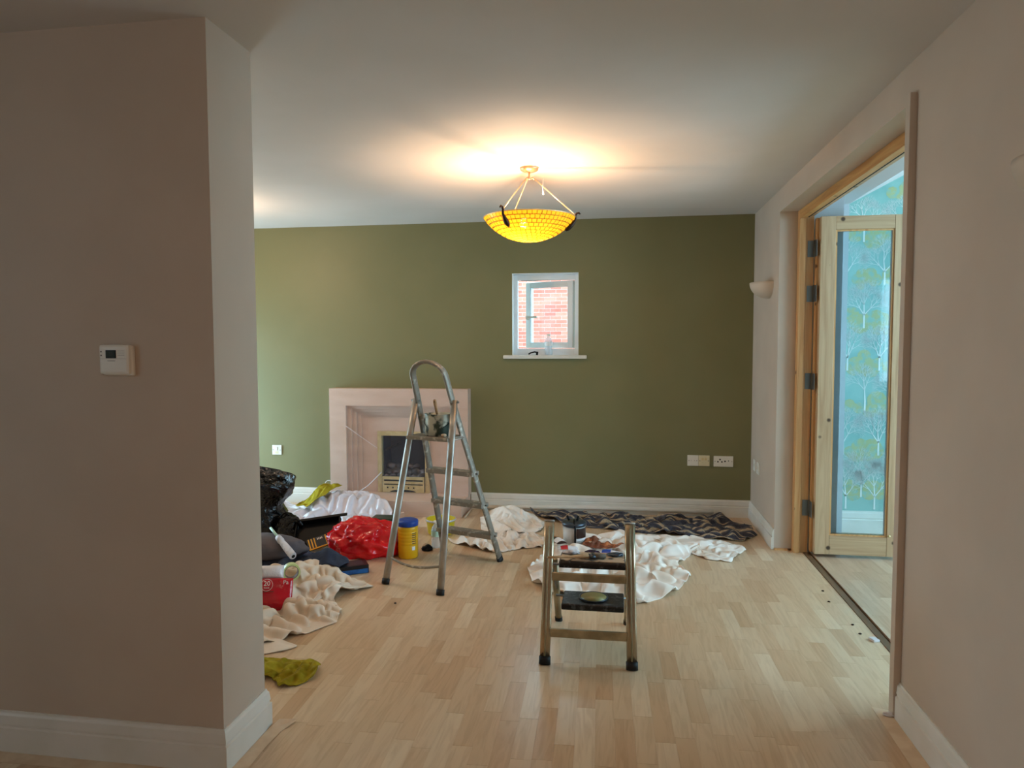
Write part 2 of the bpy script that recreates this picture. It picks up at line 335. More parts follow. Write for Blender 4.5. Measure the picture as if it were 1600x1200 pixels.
# cloth: a sheet bigger than the patch it lies in, relaxed until it buckles into folds
def inside_ray(poly, c, th):
    d = np.array([math.cos(th), math.sin(th)]); best = 1e9
    for i in range(len(poly)):
        a = poly[i]-c; b_ = poly[(i+1) % len(poly)]-c; e = b_-a
        den = d[0]*e[1]-d[1]*e[0]
        if abs(den) < 1e-9: continue
        t_ = (a[0]*e[1]-a[1]*e[0])/den; s_ = (a[0]*d[1]-a[1]*d[0])/den
        if t_ > 0 and -1e-6 <= s_ <= 1+1e-6: best = min(best, t_)
    return best
def cloth(outline, n=56, comp=(1.3, 1.3), seed=0, amp=.03, iters=160, ground=None, base=.003, tether=.012, ang=0., maxh=.2, freq=6, center=None):
    rs = np.random.RandomState(seed); P = np.array(outline, float); c = P.mean(0) if center is None else np.array(center)
    u, v = np.meshgrid(np.linspace(-1, 1, n), np.linspace(-1, 1, n), indexing='ij')
    x = u*np.sqrt(1-v*v/2); y = v*np.sqrt(1-u*u/2); r = np.hypot(x, y); th = np.arctan2(y, x)
    tab = np.linspace(-PI, PI, 361); R_ = np.array([inside_ray(P, c, a) for a in tab]); R_ = np.where(R_ > 1e8, np.nan, R_)
    ok = ~np.isnan(R_); R_ = np.interp(tab, tab[ok], R_[ok])
    k = np.interp(th, tab, R_)*r
    pos = np.zeros((n, n, 3)); pos[..., 0] = c[0]+k*np.cos(th); pos[..., 1] = c[1]+k*np.sin(th)
    tgt = pos.copy()
    ca, sa = math.cos(ang), math.sin(ang)
    gz = np.zeros((n, n))
    def G(px, py): return np.vectorize(ground)(px, py) if ground else np.zeros_like(px)
    gz = G(pos[..., 0], pos[..., 1]) + base
    # starting bumps, stretched along the fold direction
    X = pos[..., 0]*ca+pos[..., 1]*sa; Y = -pos[..., 0]*sa+pos[..., 1]*ca
    cx_, cy_ = comp; fx = freq*(1 if cx_ >= cy_ else .4); fy = freq*(1 if cy_ >= cx_ else .4)
    nz = np.array([MN.noise(Vector((a*fx+seed*7.3, b_*fy, seed*3.1))) + .5*MN.noise(Vector((a*fx*2.3+seed, b_*fy*2.3, 5.+seed))) for a, b_ in zip(X.ravel(), Y.ravel())]).reshape(n, n)
    pos[..., 2] = gz + amp*np.clip(nz+.35, 0, 2)
    pos[..., :2] += rs.normal(0, .002, (n, n, 2))
    cons = []
    for di, dj, st in ((1, 0, .9), (0, 1, .9), (1, 1, .5), (1, -1, .5), (2, 0, .3), (0, 2, .3), (3, 0, .22), (0, 3, .22)):
        ia = (slice(0, n-di), slice(0, n-dj) if dj >= 0 else slice(-dj, n)); ib = (slice(di, n), slice(dj, n) if dj >= 0 else slice(0, n+dj))
        d = tgt[ib][..., :2]-tgt[ia][..., :2]; dx = d[..., 0]*ca+d[..., 1]*sa; dy = -d[..., 0]*sa+d[..., 1]*ca
        rm = (r[ia]+r[ib])/2; fd = 1-.85*np.clip(rm, 0, 1)**5
        cons.append((ia, ib, np.hypot(dx*(1+(cx_-1)*fd), dy*(1+(cy_-1)*fd)), st, di > 1 or dj > 1))
    edge = np.zeros((n, n)); edge[0] = edge[-1] = 1; edge[:, 0] = edge[:, -1] = 1
    tw = tether + edge*.10
    for it in range(iters):
        pos[..., 2] -= .00005
        acc = np.zeros_like(pos); cnt = np.zeros((n, n, 1))
        for ia, ib, L, st, bend in cons:
            d = pos[ib]-pos[ia]; l = np.linalg.norm(d, axis=-1)+1e-9
            e = (l-L)/l
            cor = d*(e*.5*st)[..., None]
            acc[ia] += cor; acc[ib] -= cor; cnt[ia] += st; cnt[ib] += st
        pos += 1.5*acc/cnt
        pos[..., :2] += (tgt[..., :2]-pos[..., :2])*tw[..., None]
        if ground and it % 12 == 0: gz = G(pos[..., 0], pos[..., 1])+base
        pos[..., 2] = np.clip(pos[..., 2], gz, gz+maxh)
    for _ in range(1):   # soften
        q = pos.copy(); q[1:-1, 1:-1] = .5*pos[1:-1, 1:-1] + .125*(pos[2:, 1:-1]+pos[:-2, 1:-1]+pos[1:-1, 2:]+pos[1:-1, :-2]); pos = q
    bm = nb(); V = [[bm.verts.new(pos[i, j]) for j in range(n)] for i in range(n)]; ul = bm.loops.layers.uv.new('UVMap')
    for i in range(n-1):
        for j in range(n-1):
            f = bm.faces.new((V[i][j], V[i+1][j], V[i+1][j+1], V[i][j+1])); f.smooth = True
            for lp, (a, b_) in zip(f.loops, ((i, j), (i+1, j), (i+1, j+1), (i, j+1))): lp[ul].uv = (tgt[a, b_, 0]*1.6, tgt[a, b_, 1]*3.2)
    return bm
def finish_cloth(o, th=.003, sub=1):
    m_ = o.modifiers.new('subdivision', 'SUBSURF'); m_.levels = sub; m_.render_levels = sub
    m_ = o.modifiers.new('thickness', 'SOLIDIFY'); m_.thickness = th; m_.offset = 1
    return o
def blob(c, size, seed=0, crumple=.12, flat=True, freq=3., sub=4, pinch=None, lean=(0, 0)):
    bm = nb(); bmesh.ops.create_icosphere(bm, subdivisions=sub, radius=1)
    for v in bm.verts:
        d = v.co.normalized(); p = d*freq+Vector((seed*3.7, seed*1.3, 0))
        k = 1 + crumple*(1-2*abs(MN.noise(p))) + crumple*.5*(1-2*abs(MN.noise(p*2.4)))-crumple*.8 + .4*crumple*MN.noise(p*.6)
        q = d*k
        if pinch and q.z > pinch: q.x *= 1-(q.z-pinch)*.6; q.y *= 1-(q.z-pinch)*.6
        z = q.z*size[2]
        if flat: z = max(z, -size[2]*.55)
        v.co = Vector((c[0]+q.x*size[0]+lean[0]*z, c[1]+q.y*size[1]+lean[1]*z, c[2]+z+(size[2]*.55 if flat else 0)))
    for f in bm.faces: f.smooth = True
    return bm
def text(body, size, mat, parent, loc, rot, name='lettering', ext=.0004):
    cu = bpy.data.curves.new(name, 'FONT'); cu.body = body; cu.size = size; cu.extrude = ext; cu.align_x = 'CENTER'; cu.align_y = 'CENTER'; cu.resolution_u = 3
    t_ = bpy.data.objects.new(name, cu); C.objects.link(t_); dg = bpy.context.evaluated_depsgraph_get(); me = bpy.data.meshes.new_from_object(t_.evaluated_get(dg))
    bpy.data.objects.remove(t_)
    me.transform(Matrix.Translation(loc) @ rot.to_4x4()); me.materials.clear()
    return objm(name, me, mat, parent)
RX = lambda a: Matrix.Rotation(a, 3, 'X')
RY = lambda a: Matrix.Rotation(a, 3, 'Y')
RZ = lambda a: Matrix.Rotation(a, 3, 'Z')

# ================================================================ SETTING
XR, YG, CE = 1.03, 5.785, 2.40
XL, YB = -4.25, -2.0
# ---- floor with its laminate blocks
fl = struct('floor', BX(XL-.1, 1.24, YB-.1, YG+.05, -.10, -.012), 'thresh')
def clip(poly, x0, x1, y0, y1):
    for ax, val, sg in ((0, x0, 1), (0, x1, -1), (1, y0, 1), (1, y1, -1)):
        out = []
        for i in range(len(poly)):
            a, b_ = poly[i], poly[(i+1) % len(poly)]; ia = sg*(a[ax]-val) >= 0; ib = sg*(b_[ax]-val) >= 0
            if ia: out.append(a)
            if ia != ib:
                k = (val-a[ax])/(b_[ax]-a[ax]); out.append((a[0]+(b_[0]-a[0])*k, a[1]+(b_[1]-a[1])*k))
        poly = out
        if not poly: return poly
    return poly
def project(P):
    d = Vector(P)-Vector((0, 0, CAMH)); z = d.dot(fv)
    return (800+F*d.dot(rr)/z, 600-F*d.dot(uu)/z, z) if z > .1 else (-1, -1, -1)
def plank_mesh(polys, top=0., thick=.011, gap=.0005, axis='floor', name='plank'):
    vs, fs, cols = [], [], []
    for poly, tint, g in polys:
        cx = sum(p[0] for p in poly)/len(poly); cy = sum(p[1] for p in poly)/len(poly)
        k = len(vs); n_ = len(poly)
        for z in (top-thick, top):
            for p in poly:
                d = math.hypot(p[0]-cx, p[1]-cy)+1e-9; s_ = 1-gap/d
                vs.append((cx+(p[0]-cx)*s_, cy+(p[1]-cy)*s_, z))
        fs.append([k+n_+i for i in range(n_)]); cols += [(tint, g, 0, 1)]*n_
        for i in range(n_):
            j = (i+1) % n_; fs.append([k+i, k+j, k+n_+j, k+n_+i]); cols += [(tint, g, 0, 1)]*4
    me = bpy.data.meshes.new(name); me.from_pydata(vs, [], fs)
    at = me.color_attributes.new('tint', 'FLOAT_COLOR', 'CORNER'); at.data.foreach_set('color', np.array(cols, dtype=np.float32).ravel())
    me.update(); return me
def lay(x0, x1, y0, y1, w_, ang, seed):
    rs = random.Random(seed); res = []; ca, sa = math.cos(ang), math.sin(ang)
    n_ = int((max(x1-x0, y1-y0)+2.5)/w_)
    for i in range(-n_, n_):
        v = -9+rs.random()*.4
        while v < 9:
            L = rs.choice((.26, .30, .34, .38, .44)); t_ = min(1, max(0, rs.gauss(.5, .22))); g = rs.random()
            q = [(i*w_, v), ((i+1)*w_, v), ((i+1)*w_, v+L), (i*w_, v+L)]; v += L
            q = [(a*ca-b_*sa, a*sa+b_*ca+2) for a, b_ in q]
            p = clip(q, x0, x1, y0, y1)
            if len(p) > 2: res.append((p, t_, g))
    return res
pl = lay(XL, 1.205, YB, YG, .070, math.radians(1.6), 3)
def score(P):
    p = P[0]; cx = sum(a[0] for a in p)/len(p); cy = sum(a[1] for a in p)/len(p); X, Y, Z = project((cx, cy, 0))
    A = abs(sum(p[i][0]*p[(i+1) % len(p)][1]-p[(i+1) % len(p)][0]*p[i][1] for i in range(len(p))))/2
    if Z < 0 or X < 350 or X > 1400 or Y > 1215: return 0
    if cx < -1.3 and cy < 2.4: return 0
    return A/Z**3
pl.sort(key=score, reverse=True)
for P in pl[:290]: objm('plank', plank_mesh([P]), 'plank', fl)
objm('plank', plank_mesh(pl[290:]), 'plank', fl, kind='stuff')
# ---- walls
bm = holed(nb(), 'Y', YG, YG+.30, XL-.1, 1.58, 0, CE, [(-.892, -.343, 1.285, 1.972), (-2.018, -1.636, .125, .62)])
struct('wall_back', bm, 'green')
WT = .13
bm = holed(nb(), 'X', XR, XR+WT, YB, YG, 0, CE, [(2.768, 4.90, 0, 2.255)])
struct('wall_right', bm, 'wall')
struct('wall_left', holed(nb(), 'X', XL-.12, XL, YB, YG, 0, CE, [(4.55, 5.65, 0, 1.45), (-.5, .3, 1.0, 1.8)]), 'wall')
struct('wall_front', BX(XL, XR, YB-.12, YB, 0, CE), 'wall')
struct('wall_pillar', BX(XL, -1.273, 2.061, 2.328, 0, CE), 'wall')
struct('ceiling', BX(XL-.1, XR+WT, YB-.1, YG+.3, CE, CE+.1), 'ceil')
# ---- skirtings
skirt('baseboard_back', (-1.243, YG), (XR, YG), (XR, 4.90), side=-1); skirt('baseboard_back', (XL, YG), (-2.452, YG), side=-1)
skirt('baseboard_right', (XR, 2.725), (XR, YB), side=-1)
skirt('baseboard_pillar', (XL, 2.061), (-1.273, 2.061), (-1.273, 2.328), (XL, 2.328), side=-1)
# ---- post proud of the wall at the near side of the opening
struct('trim_1', BX(1.006, 1.17, 2.726, 2.7675, 0, 2.275, bev=.002), 'wall')
struct('trim_2', BX(1.03, 1.14, 4.886, 4.899, 0, .012), 'pinewarm')
# ---- side room
SX, SY = 4.2, 5.46
zc = lambda x: 2.37+.53*(x-1.58)
sf = struct('floor_side_room', BX(1.24, SX+.1, -.1, SY+.1, -.12, -.018), 'thresh')
ps = lay(1.262, 2.7, 2.6, SY, .070, math.radians(1.6), 11)
for P in ps: objm('plank', plank_mesh([P], top=-.004), 'sideplank', sf)
ps = [P for P in lay(1.262, SX, 0, SY, .070, math.radians(1.6), 12) if min(a[0] for a in P[0]) > 2.70 or max(a[1] for a in P[0]) < 2.6]
ps = [(clip(P[0], 1.262, SX, 0, 2.6) if max(a[0] for a in P[0]) < 2.7 else P[0], P[1], P[2]) for P in ps]
objm('plank', plank_mesh([P for P in ps if len(P[0]) > 2], top=-.004), 'sideplank', sf, kind='stuff')
bm = nb()
v = [bm.verts.new(p) for p in ((1.58, SY, -.02), (SX, SY, -.02), (SX, SY, zc(SX)), (1.58, SY, zc(1.58)), (1.58, SY+.1, -.02), (SX, SY+.1, -.02), (SX, SY+.1, zc(SX)), (1.58, SY+.1, zc(1.58)))]
for q in ((0, 1, 2, 3), (7, 6, 5, 4), (0, 4, 5, 1), (1, 5, 6, 2), (2, 6, 7, 3), (3, 7, 4, 0)): bm.faces.new([v[i] for i in q])
ww = struct('wall_side_room_back', bm, 'paperwall')
struct('wall_side_room_left', BX(1.40, 1.60, 4.991, SY, -.02, 2.37) if False else holed(nb(), 'X', 1.30, 1.435, 4.991, 5.32, -.02, 2.37, []), 'sidewall')
struct('wall_side_room_corner', BX(1.30, 1.585, 5.321, SY-.0005, -.02, 2.375), 'sidewall')
struct('wall_side_room_return', holed(nb(), 'Y', 4.932, 4.99, 1.16, 1.435, -.02, 2.37, []), 'sidewall')
bm = nb(); a, b_ = 1.16, SX+.1
v = [bm.verts.new(p) for p in ((a, -.1, zc(1.58)), (1.58, -.1, zc(1.58)), (b_, -.1, zc(b_)), (b_, SY+.1, zc(b_)), (1.58, SY+.1, zc(1.58)), (a, SY+.1, zc(1.58)))]
v2 = [bm.verts.new(q.co+Vector((0, 0, .1))) for q in v]
for A in (((0, 1, 4, 5), (1, 2, 3, 4))):
    bm.faces.new([v[i] for i in A]); bm.faces.new([v2[i] for i in A[::-1]])
for i in range(6): bm.faces.new((v[i], v[(i+1) % 6], v2[(i+1) % 6], v2[i]))
struct('ceiling_side_room', bm, 'sideceil')
struct('wall_side_room_right', holed(nb(), 'X', SX, SX+.1, -.1, SY+.1, -.02, 3.9, [(1.2, 5.1, .6, 2.4)]), 'sidewall')
struct('wall_side_room_front', holed(nb(), 'Y', -.1, 0, 1.16, SX, -.02, 3.8, [(3.3, 3.6, .9, 2.2)]), 'sidewall')
skirt('baseboard_side_room', (1.601, SY), (SX, SY), side=-1, h=.16, th=.02, z0=-.004)
# printed trees of the wallpaper
rs = random.Random(5)
def tree_print(bm, x, z, h, y):
    def br(p, a, L, w_, d):
        q = (p[0]+math.cos(a)*L, p[1]+math.sin(a)*L)
        if q[0] < 1.605 or q[0] > SX-.05 or q[1] > zc(q[0])-.01 or q[1] < .165 or p[0] < 1.6 or q[0] > 2.9: return
        nx, nz_ = -math.sin(a), math.cos(a); w2 = w_*.72
        f = [bm.verts.new((p[0]+nx*w_, y, p[1]+nz_*w_)), bm.verts.new((p[0]-nx*w_, y, p[1]-nz_*w_)), bm.verts.new((q[0]-nx*w2, y, q[1]-nz_*w2)), bm.verts.new((q[0]+nx*w2, y, q[1]+nz_*w2))]
        bm.faces.new(f)
        if d == 0: return
        br(q, a+rs.uniform(-.15, .15), L*.80, w2, d-1)
        for sg in (-1, 1):
            if rs.random() < .93: br(q, a+sg*rs.uniform(.35, .75), L*rs.uniform(.62, .8), w2*.8, d-1)
    br((x, z), PI/2, h*.19, h*.013, 6)
bm = nb(); bc = nb()
for row in range(10):
    for col in range(11):
        x = 1.62+col*.25+(row % 2)*.125; z = -.05+row*.31
        if z+.2 > zc(max(x, 1.6)): continue
        for k in range(10):
            a = rs.uniform(0, 2*PI); ra = rs.uniform(0, .10); cx, cz, R0 = x+math.cos(a)*ra*1.1, z+.36+math.sin(a)*ra*.6, rs.uniform(.035, .07)
            if cx-R0 < 1.605 or cx > 3.2 or cz+R0 > zc(cx-R0)-.01 or cz-R0 < .17: continue
            bmesh.ops.create_circle(bc, cap_ends=True, segments=10, radius=R0, matrix=Matrix.Translation((cx, SY-.0006-.00002*k, cz)) @ Matrix.Rotation(PI/2, 4, 'X'))
        tree_print(bm, x+rs.uniform(-.03, .03), max(z, .17), .50, SY-.0015)
obj('canopy_print', bc, 'canopyprint', ww); obj('tree_print', bm, 'print', ww, kind='stuff')

# ================================================================ bifold door in the opening
dr = thing('door_1', (1.2, 4.8, 0), None, None, kind='structure')
obj('jamb', BX(1.142, 1.180, 4.838, 4.898, 0, 2.254, bev=.002), 'pinewarm', dr)
obj('jamb', BX(1.180, 1.235, 4.858, 4.930, 0, 2.254, bev=.002), 'pinewarm', dr)
obj('jamb', BX(1.172, 1.235, 2.77, 2.812, 0, 2.254, bev=.002), 'pinewarm', dr)
obj('head', BX(1.142, 1.180, 2.77, 4.838, 2.198, 2.254, bev=.002), 'pinewarmY', dr)
obj('head', BX(1.180, 1.235, 2.812, 4.93, 2.215, 2.254, bev=.002), 'pineX', dr)
obj('threshold', BX(1.206, 1.240, 2.812, 4.858, -.012, .003), 'thresh', dr)
obj('head_track', BX(1.186, 1.200, 2.812, 4.85, 2.206, 2.2149), 'slot', dr)
D0, D1 = 4.770, 4.814; zt, zb = 2.195, .018
obj('stile', BX(1.255, 1.345, D0, D1, zb, zt, bev=.003), 'pine', dr); obj('stile', BX(1.695, 1.785, D0, D1, zb, zt, bev=.003), 'pine', dr)
obj('rail', BX(1.3455, 1.6945, D0+.001, D1-.001, 2.110, zt, bev=.003), 'pineX', dr); obj('rail', BX(1.3455, 1.6945, D0+.001, D1-.001, zb, .142, bev=.003), 'pineX', dr)
gp = obj('glass_pane', BX(1.346, 1.694, D0+.018, D0+.024, .143, 2.109), 'glass', dr)
for nm, a in (('glazing_bead', (1.346, 1.356, D0+.008, D0+.018, .143, 2.109)), ('glazing_bead', (1.684, 1.694, D0+.008, D0+.018, .143, 2.109)),
              ('glazing_bead', (1.356, 1.684, D0+.008, D0+.018, 2.099, 2.109)), ('glazing_bead', (1.356, 1.684, D0+.008, D0+.018, .143, .153))):
    obj(nm, BX(*a), 'pinewarm', dr)
# second leaf folded behind the first
E0 = D1+.004
for a in ((1.240, 1.330), (1.700, 1.785)): obj('folded_stile', BX(a[0], a[1], E0, E0+.040, zb, zt, bev=.003), 'pinewarm', dr)
obj('folded_rail', BX(1.3305, 1.6995, E0+.001, E0+.039, 2.110, zt), 'pineX', dr); obj('folded_rail', BX(1.3305, 1.6995, E0+.001, E0+.039, zb, .142), 'pineX', dr)
obj('folded_glass', BX(1.331, 1.699, E0+.018, E0+.024, .143, 2.109), 'glass', dr)
obj('brass_catch', LT([(.006, 0), (.008, .004), (.005, .012), (0, .014)], (1.705, D0-.013, .15), 12), 'brass', dr)
for z in (1.95, 1.66, 1.09, .25):
    h = obj('hinge', BX(1.2355, 1.2385, 4.786, 4.855, z, z+.105), 'steel', dr)
    obj('hinge_plate', BX(1.196, 1.232, 4.8535, 4.8578, z, z+.105), 'steel', h)
    obj('hinge_knuckle', TB([(1.238, 4.850, z-.002), (1.238, 4.850, z+.107)], .006, 10), 'steel', h)

# ================================================================ window in the green wall
wd = thing('window_1', (-.617, YG, 1.285), None, None, kind='structure')
x0, x1, z0, z1 = -.892, -.343, 1.298, 1.972; wy0, wy1 = YG+.075, YG+.135
fr = .036
for a in ((x0, x0+fr, z0, z1), (x1-fr, x1, z0, z1)): obj('window_frame', BX(a[0], a[1], wy0, wy1, a[2], a[3], bev=.003), 'upvc', wd)
obj('window_frame', BX(x0+fr, x1-fr, wy0, wy1, z1-.05, z1, bev=.003), 'upvc', wd); obj('window_frame', BX(x0+fr, x1-fr, wy0, wy1, z0, z0+.055, bev=.003), 'upvc', wd)
# reveal lining
for nm, a in (('reveal', (x0, x0+.004, YG+.001, wy0, z0, z1)), ('reveal', (x1-.004, x1, YG+.001, wy0, z0, z1)), ('reveal', (x0+.004, x1-.004, YG+.001, wy0, z1-.004, z1))): obj(nm, BX(*a), 'upvc', wd)
obj('window_sill', BX(-.963, -.274, YG-.035, YG-.0005, 1.268, 1.298, bev=.008), 'white', wd)
obj('sill_board', BX(x0+.001, x1-.001, YG, wy0, 1.286, 1.298), 'white', wd)
# opened casement, hinged on the right, swung outwards
pv = (x1-fr-.012, wy1-.01, 0); an = math.radians(-26); cw = (x1-fr)-(x0+fr)-.012
L0, L1 = pv[0]-cw, pv[0]; yy0, yy1 = pv[1]-.02, pv[1]+.03; c0, c1 = z0+.058, z1-.053
def sash(nm, a, mt, bev=.003): obj(nm, BX(a[0], a[1], a[2], a[3], a[4], a[5], bev=bev, rot=RZ(an), piv=pv), mt, wd)
sash('casement', (L0, L0+.048, yy0, yy1, c0, c1), 'upvc'); sash('casement', (L1-.048, L1, yy0, yy1, c0, c1), 'upvc')
sash('casement', (L0+.048, L1-.048, yy0, yy1, c1-.048, c1), 'upvc'); sash('casement', (L0+.048, L1-.048, yy0, yy1, c0, c0+.048), 'upvc')
sash('window_pane', (L0+.0485, L1-.0485, yy0+.02, yy0+.026, c0+.0485, c1-.0485), 'glass', 0)
sash('casement_handle', (L0+.012, L0+.034, yy0-.02, yy0, 1.60, 1.64), 'plastic_white'); sash('casement_handle', (L0+.016, L0+.13, yy0-.032, yy0-.021, 1.612, 1.63), 'plastic_white')
obj('window_stay', BX(x0+fr+.02, x0+fr+.20, wy1-.012, wy1-.006, c1+.0, c1+.003, rot=RZ(math.radians(24))), 'steel', wd)
# neighbour's brick house
nh = struct('wall_neighbour', BX(-4.2, .8, 14.02, 14.3, -.2, 5.2), 'mortar')
rs2 = random.Random(9); near, rest = [], []
for r_ in range(70):
    z = r_*.075
    for c_ in range(23):
        x = -4.2+c_*.225-(.1125 if r_ % 2 else 0)
        if x < -4.2 or x+.215 > .8: continue
        P = (x, z, rs2.random(), rs2.random())
        (near if -2.15 < x < -.85 and 1.2 < z < 2.85 else rest).append(P)
def brick_mesh(L):
    vs, fs, cols = [], [], []
    for x, z, t_, g in L:
        k = len(vs); y0_, y1_ = 14.008+.004*g, 14.03
        vs += [(x, y0_, z), (x+.215, y0_, z), (x+.215, y0_, z+.065), (x, y0_, z+.065), (x, y1_, z), (x+.215, y1_, z), (x+.215, y1_, z+.065), (x, y1_, z+.065)]
        for q in ((0, 1, 2, 3), (0, 4, 5, 1), (1, 5, 6, 2), (2, 6, 7, 3), (3, 7, 4, 0)): fs.append([k+i for i in q]); cols += [(t_, g, 0, 1)]*4
    me = bpy.data.meshes.new('brick'); me.from_pydata(vs, [], fs); at = me.color_attributes.new('tint', 'FLOAT_COLOR', 'CORNER'); at.data.foreach_set('color', np.array(cols, dtype=np.float32).ravel()); return me
for P in near: objm('brick', brick_mesh([P]), 'brick', nh)
objm('brick', brick_mesh(rest), 'brick', nh, kind='stuff')
struct('ground_outside', BX(-14, 9, YG+.31, 30, -.4, -.2), pbr('paving', s(150, 148, 140), .9, col2=s(130, 128, 122), scale=3))

# ================================================================ pendant lamp
def pendant(c, label):
    L = thing('pendant_lamp', (c[0], c[1], 2.40), label, 'lamp')
    obj('ceiling_rose', LT([(0, 2.372), (.03, 2.374), (.05, 2.384), (.054, 2.394), (.054, 2.3995), (0, 2.3995)], (c[0], c[1], 0), 28), 'copper', L)
    R0, zr, dp = .262, 2.115, .135
    tx, ty = math.radians(2.0), 0
    prof = [(0.0, 0)] + [(R0*math.sin(t_)/math.sin(1.0), dp*(1-math.cos(t_))/(1-math.cos(1.0))) for t_ in [i*1.0/12 for i in range(1, 13)]]
    zb_ = zr-dp
    ring = lambda f: (R0*math.sin(f)/math.sin(1.0), zb_+dp*(1-math.cos(f))/(1-math.cos(1.0)))
    bt = nb(); bg_ = nb(); nr = 11
    for i in range(nr):
        f0, f1 = (i+.08)/nr, (i+.92)/nr; ra = ring((f0+f1)/2)[0]; n_ = max(6, int(2*PI*ra/.027)); off = (i % 2)*.5
        for j in range(n_):
            a0, a1 = (j+off+.06)*2*PI/n_, (j+off+.94)*2*PI/n_; vs = []
            for ff, aa in ((f0, a0), (f0, a1), (f1, a1), (f1, a0)):
                r_, z_ = ring(max(ff, .02)); vs.append((ff, aa, r_, z_))
            out = [bt.verts.new((c[0]+(r_+.0022)*math.cos(aa), c[1]+(r_+.0022)*math.sin(aa), z_-.0022)) for ff, aa, r_, z_ in vs]
            inn = [bt.verts.new((c[0]+(r_+.0002)*math.cos(aa), c[1]+(r_+.0002)*math.sin(aa), z_-.0002)) for ff, aa, r_, z_ in vs]
            bt.faces.new(out)
            g = [bg_.verts.new((c[0]+ring(ff)[0]*math.cos(aa), c[1]+ring(ff)[0]*math.sin(aa), ring(ff)[1])) for ff, aa in (((i+.92)/nr, (j+off)*2*PI/n_), ((i+.92)/nr, (j+off+1)*2*PI/n_), ((i+1.08)/nr if i < nr-1 else 1., (j+off+1)*2*PI/n_), ((i+1.08)/nr if i < nr-1 else 1., (j+off)*2*PI/n_))]
            bg_.faces.new(g)
            g = [bg_.verts.new((c[0]+ring(ff)[0]*math.cos(aa), c[1]+ring(ff)[0]*math.sin(aa), ring(ff)[1])) for ff, aa in ((i/nr, (j+off-.06)*2*PI/n_), (i/nr, (j+off+.06)*2*PI/n_), ((i+1)/nr, (j+off+.06)*2*PI/n_), ((i+1)/nr, (j+off-.06)*2*PI/n_))]
            bg_.faces.new(g)
            for k in range(4): bt.faces.new((out[k], out[(k+1) % 4], inn[(k+1) % 4], inn[k]))
    obj('glass_tiles', bt, 'amber', L, kind='stuff'); obj('bowl_grout', bg_, 'grout', L, kind='stuff')
    obj('rim', LT([(R0-.003, zr-.003), (R0+.003, zr-.003), (R0+.004, zr+.002), (R0-.002, zr+.003), (R0-.003, zr-.003)], (c[0], c[1], 0), 64, cap=False), 'brass', L)
    hub = Vector((c[0], c[1], 2.335))
    obj('stem', TB([(c[0], c[1], 2.375), (c[0], c[1], 2.33)], .006), 'copper', L)
    for dg in (-115.6, 4.4, 124.4):
        a = math.radians(dg); d = Vector((math.cos(a), math.sin(a), 0)); top = hub+d*.03
        end = Vector((c[0], c[1], zr+.012))+d*(R0+.002)
        obj('suspension_rod', TB([top, top.lerp(end, .5), end], .0035, 8), 'rod', L)
        obj('rod_hook', TB([hub, hub+d*.02+Vector((0, 0, .006)), top+Vector((0, 0, -.004))], .004, 8), 'copper', L)
        pts = [end+d*.028+Vector((0, 0, .004)), end+d*.020+Vector((0, 0, .012)), end+d*.008+Vector((0, 0, .010)), end+Vector((0, 0, -.004))]
        rad = [.5, .7, .7, .75]
        for f_ in (.97, .91, .85, .79, .73, .69):
            r_, z_ = ring(f_); pts.append(Vector((c[0], c[1], z_-.008))+d*(r_+.008))
        rad += [.8, 1.1, 1.5, 1.8, 1.5, .7]
        obj('bracket', TB(pts, .0085, 10, radii=rad), 'bronze', L)
    obj('bulb', LT([(0, 2.05), (.018, 2.058), (.028, 2.075), (.024, 2.095), (.014, 2.112), (.012, 2.12)], (c[0]-.03, c[1], 0), 16), pbr('bulb_glass', (1, .9, .7), .3, emis=(1, .72, .35), estr=9), L)
    return L
pendant((-.525, 4.067), 'amber mosaic glass bowl pendant lamp hung by three rods under the ceiling')

# ================================================================ plaster uplighters on the right wall
def sconce(y, label):
    S = thing('wall_uplighter', (XR, y, 1.70), label, 'wall light', 'plaster uplighters on the right wall')
    bm = nb(); n_, k_ = 24, 10; rings = []
    for i in range(k_+1):
        f = i/k_; r_ = max(.002, .150*math.sin(f*PI/2)**.8); z_ = 1.705+.112*(1-math.cos(f*PI/2))**.9
        rings.append([bm.verts.new((XR-.0006-r_*.88*math.sin(PI*j/n_), y+r_*math.cos(PI*j/n_), z_)) for j in range(n_+1)])
    rings.append([bm.verts.new((XR-.0006-(.150*.88-.006)*math.sin(PI*j/n_), y+(.144)*math.cos(PI*j/n_), 1.817)) for j in range(n_+1)])
    rings.append([bm.verts.new((XR-.0006-(.10)*math.sin(PI*j/n_), y+(.11)*math.cos(PI*j/n_), 1.75)) for j in range(n_+1)])
    for i in range(len(rings)-1):
        for j in range(n_): f = bm.faces.new((rings[i][j], rings[i][j+1], rings[i+1][j+1], rings[i+1][j])); f.smooth = True
    obj('bowl', bm, 'shade', S)
    obj('backplate', BX(XR-.006, XR-.0005, y-.05, y+.05, 1.74, 1.81), 'shade', S)
sconce(5.20, 'plaster bowl uplighter on the right wall by the olive wall corner')
sconce(1.79, 'plaster bowl uplighter on the right wall cut off by the photo edge')

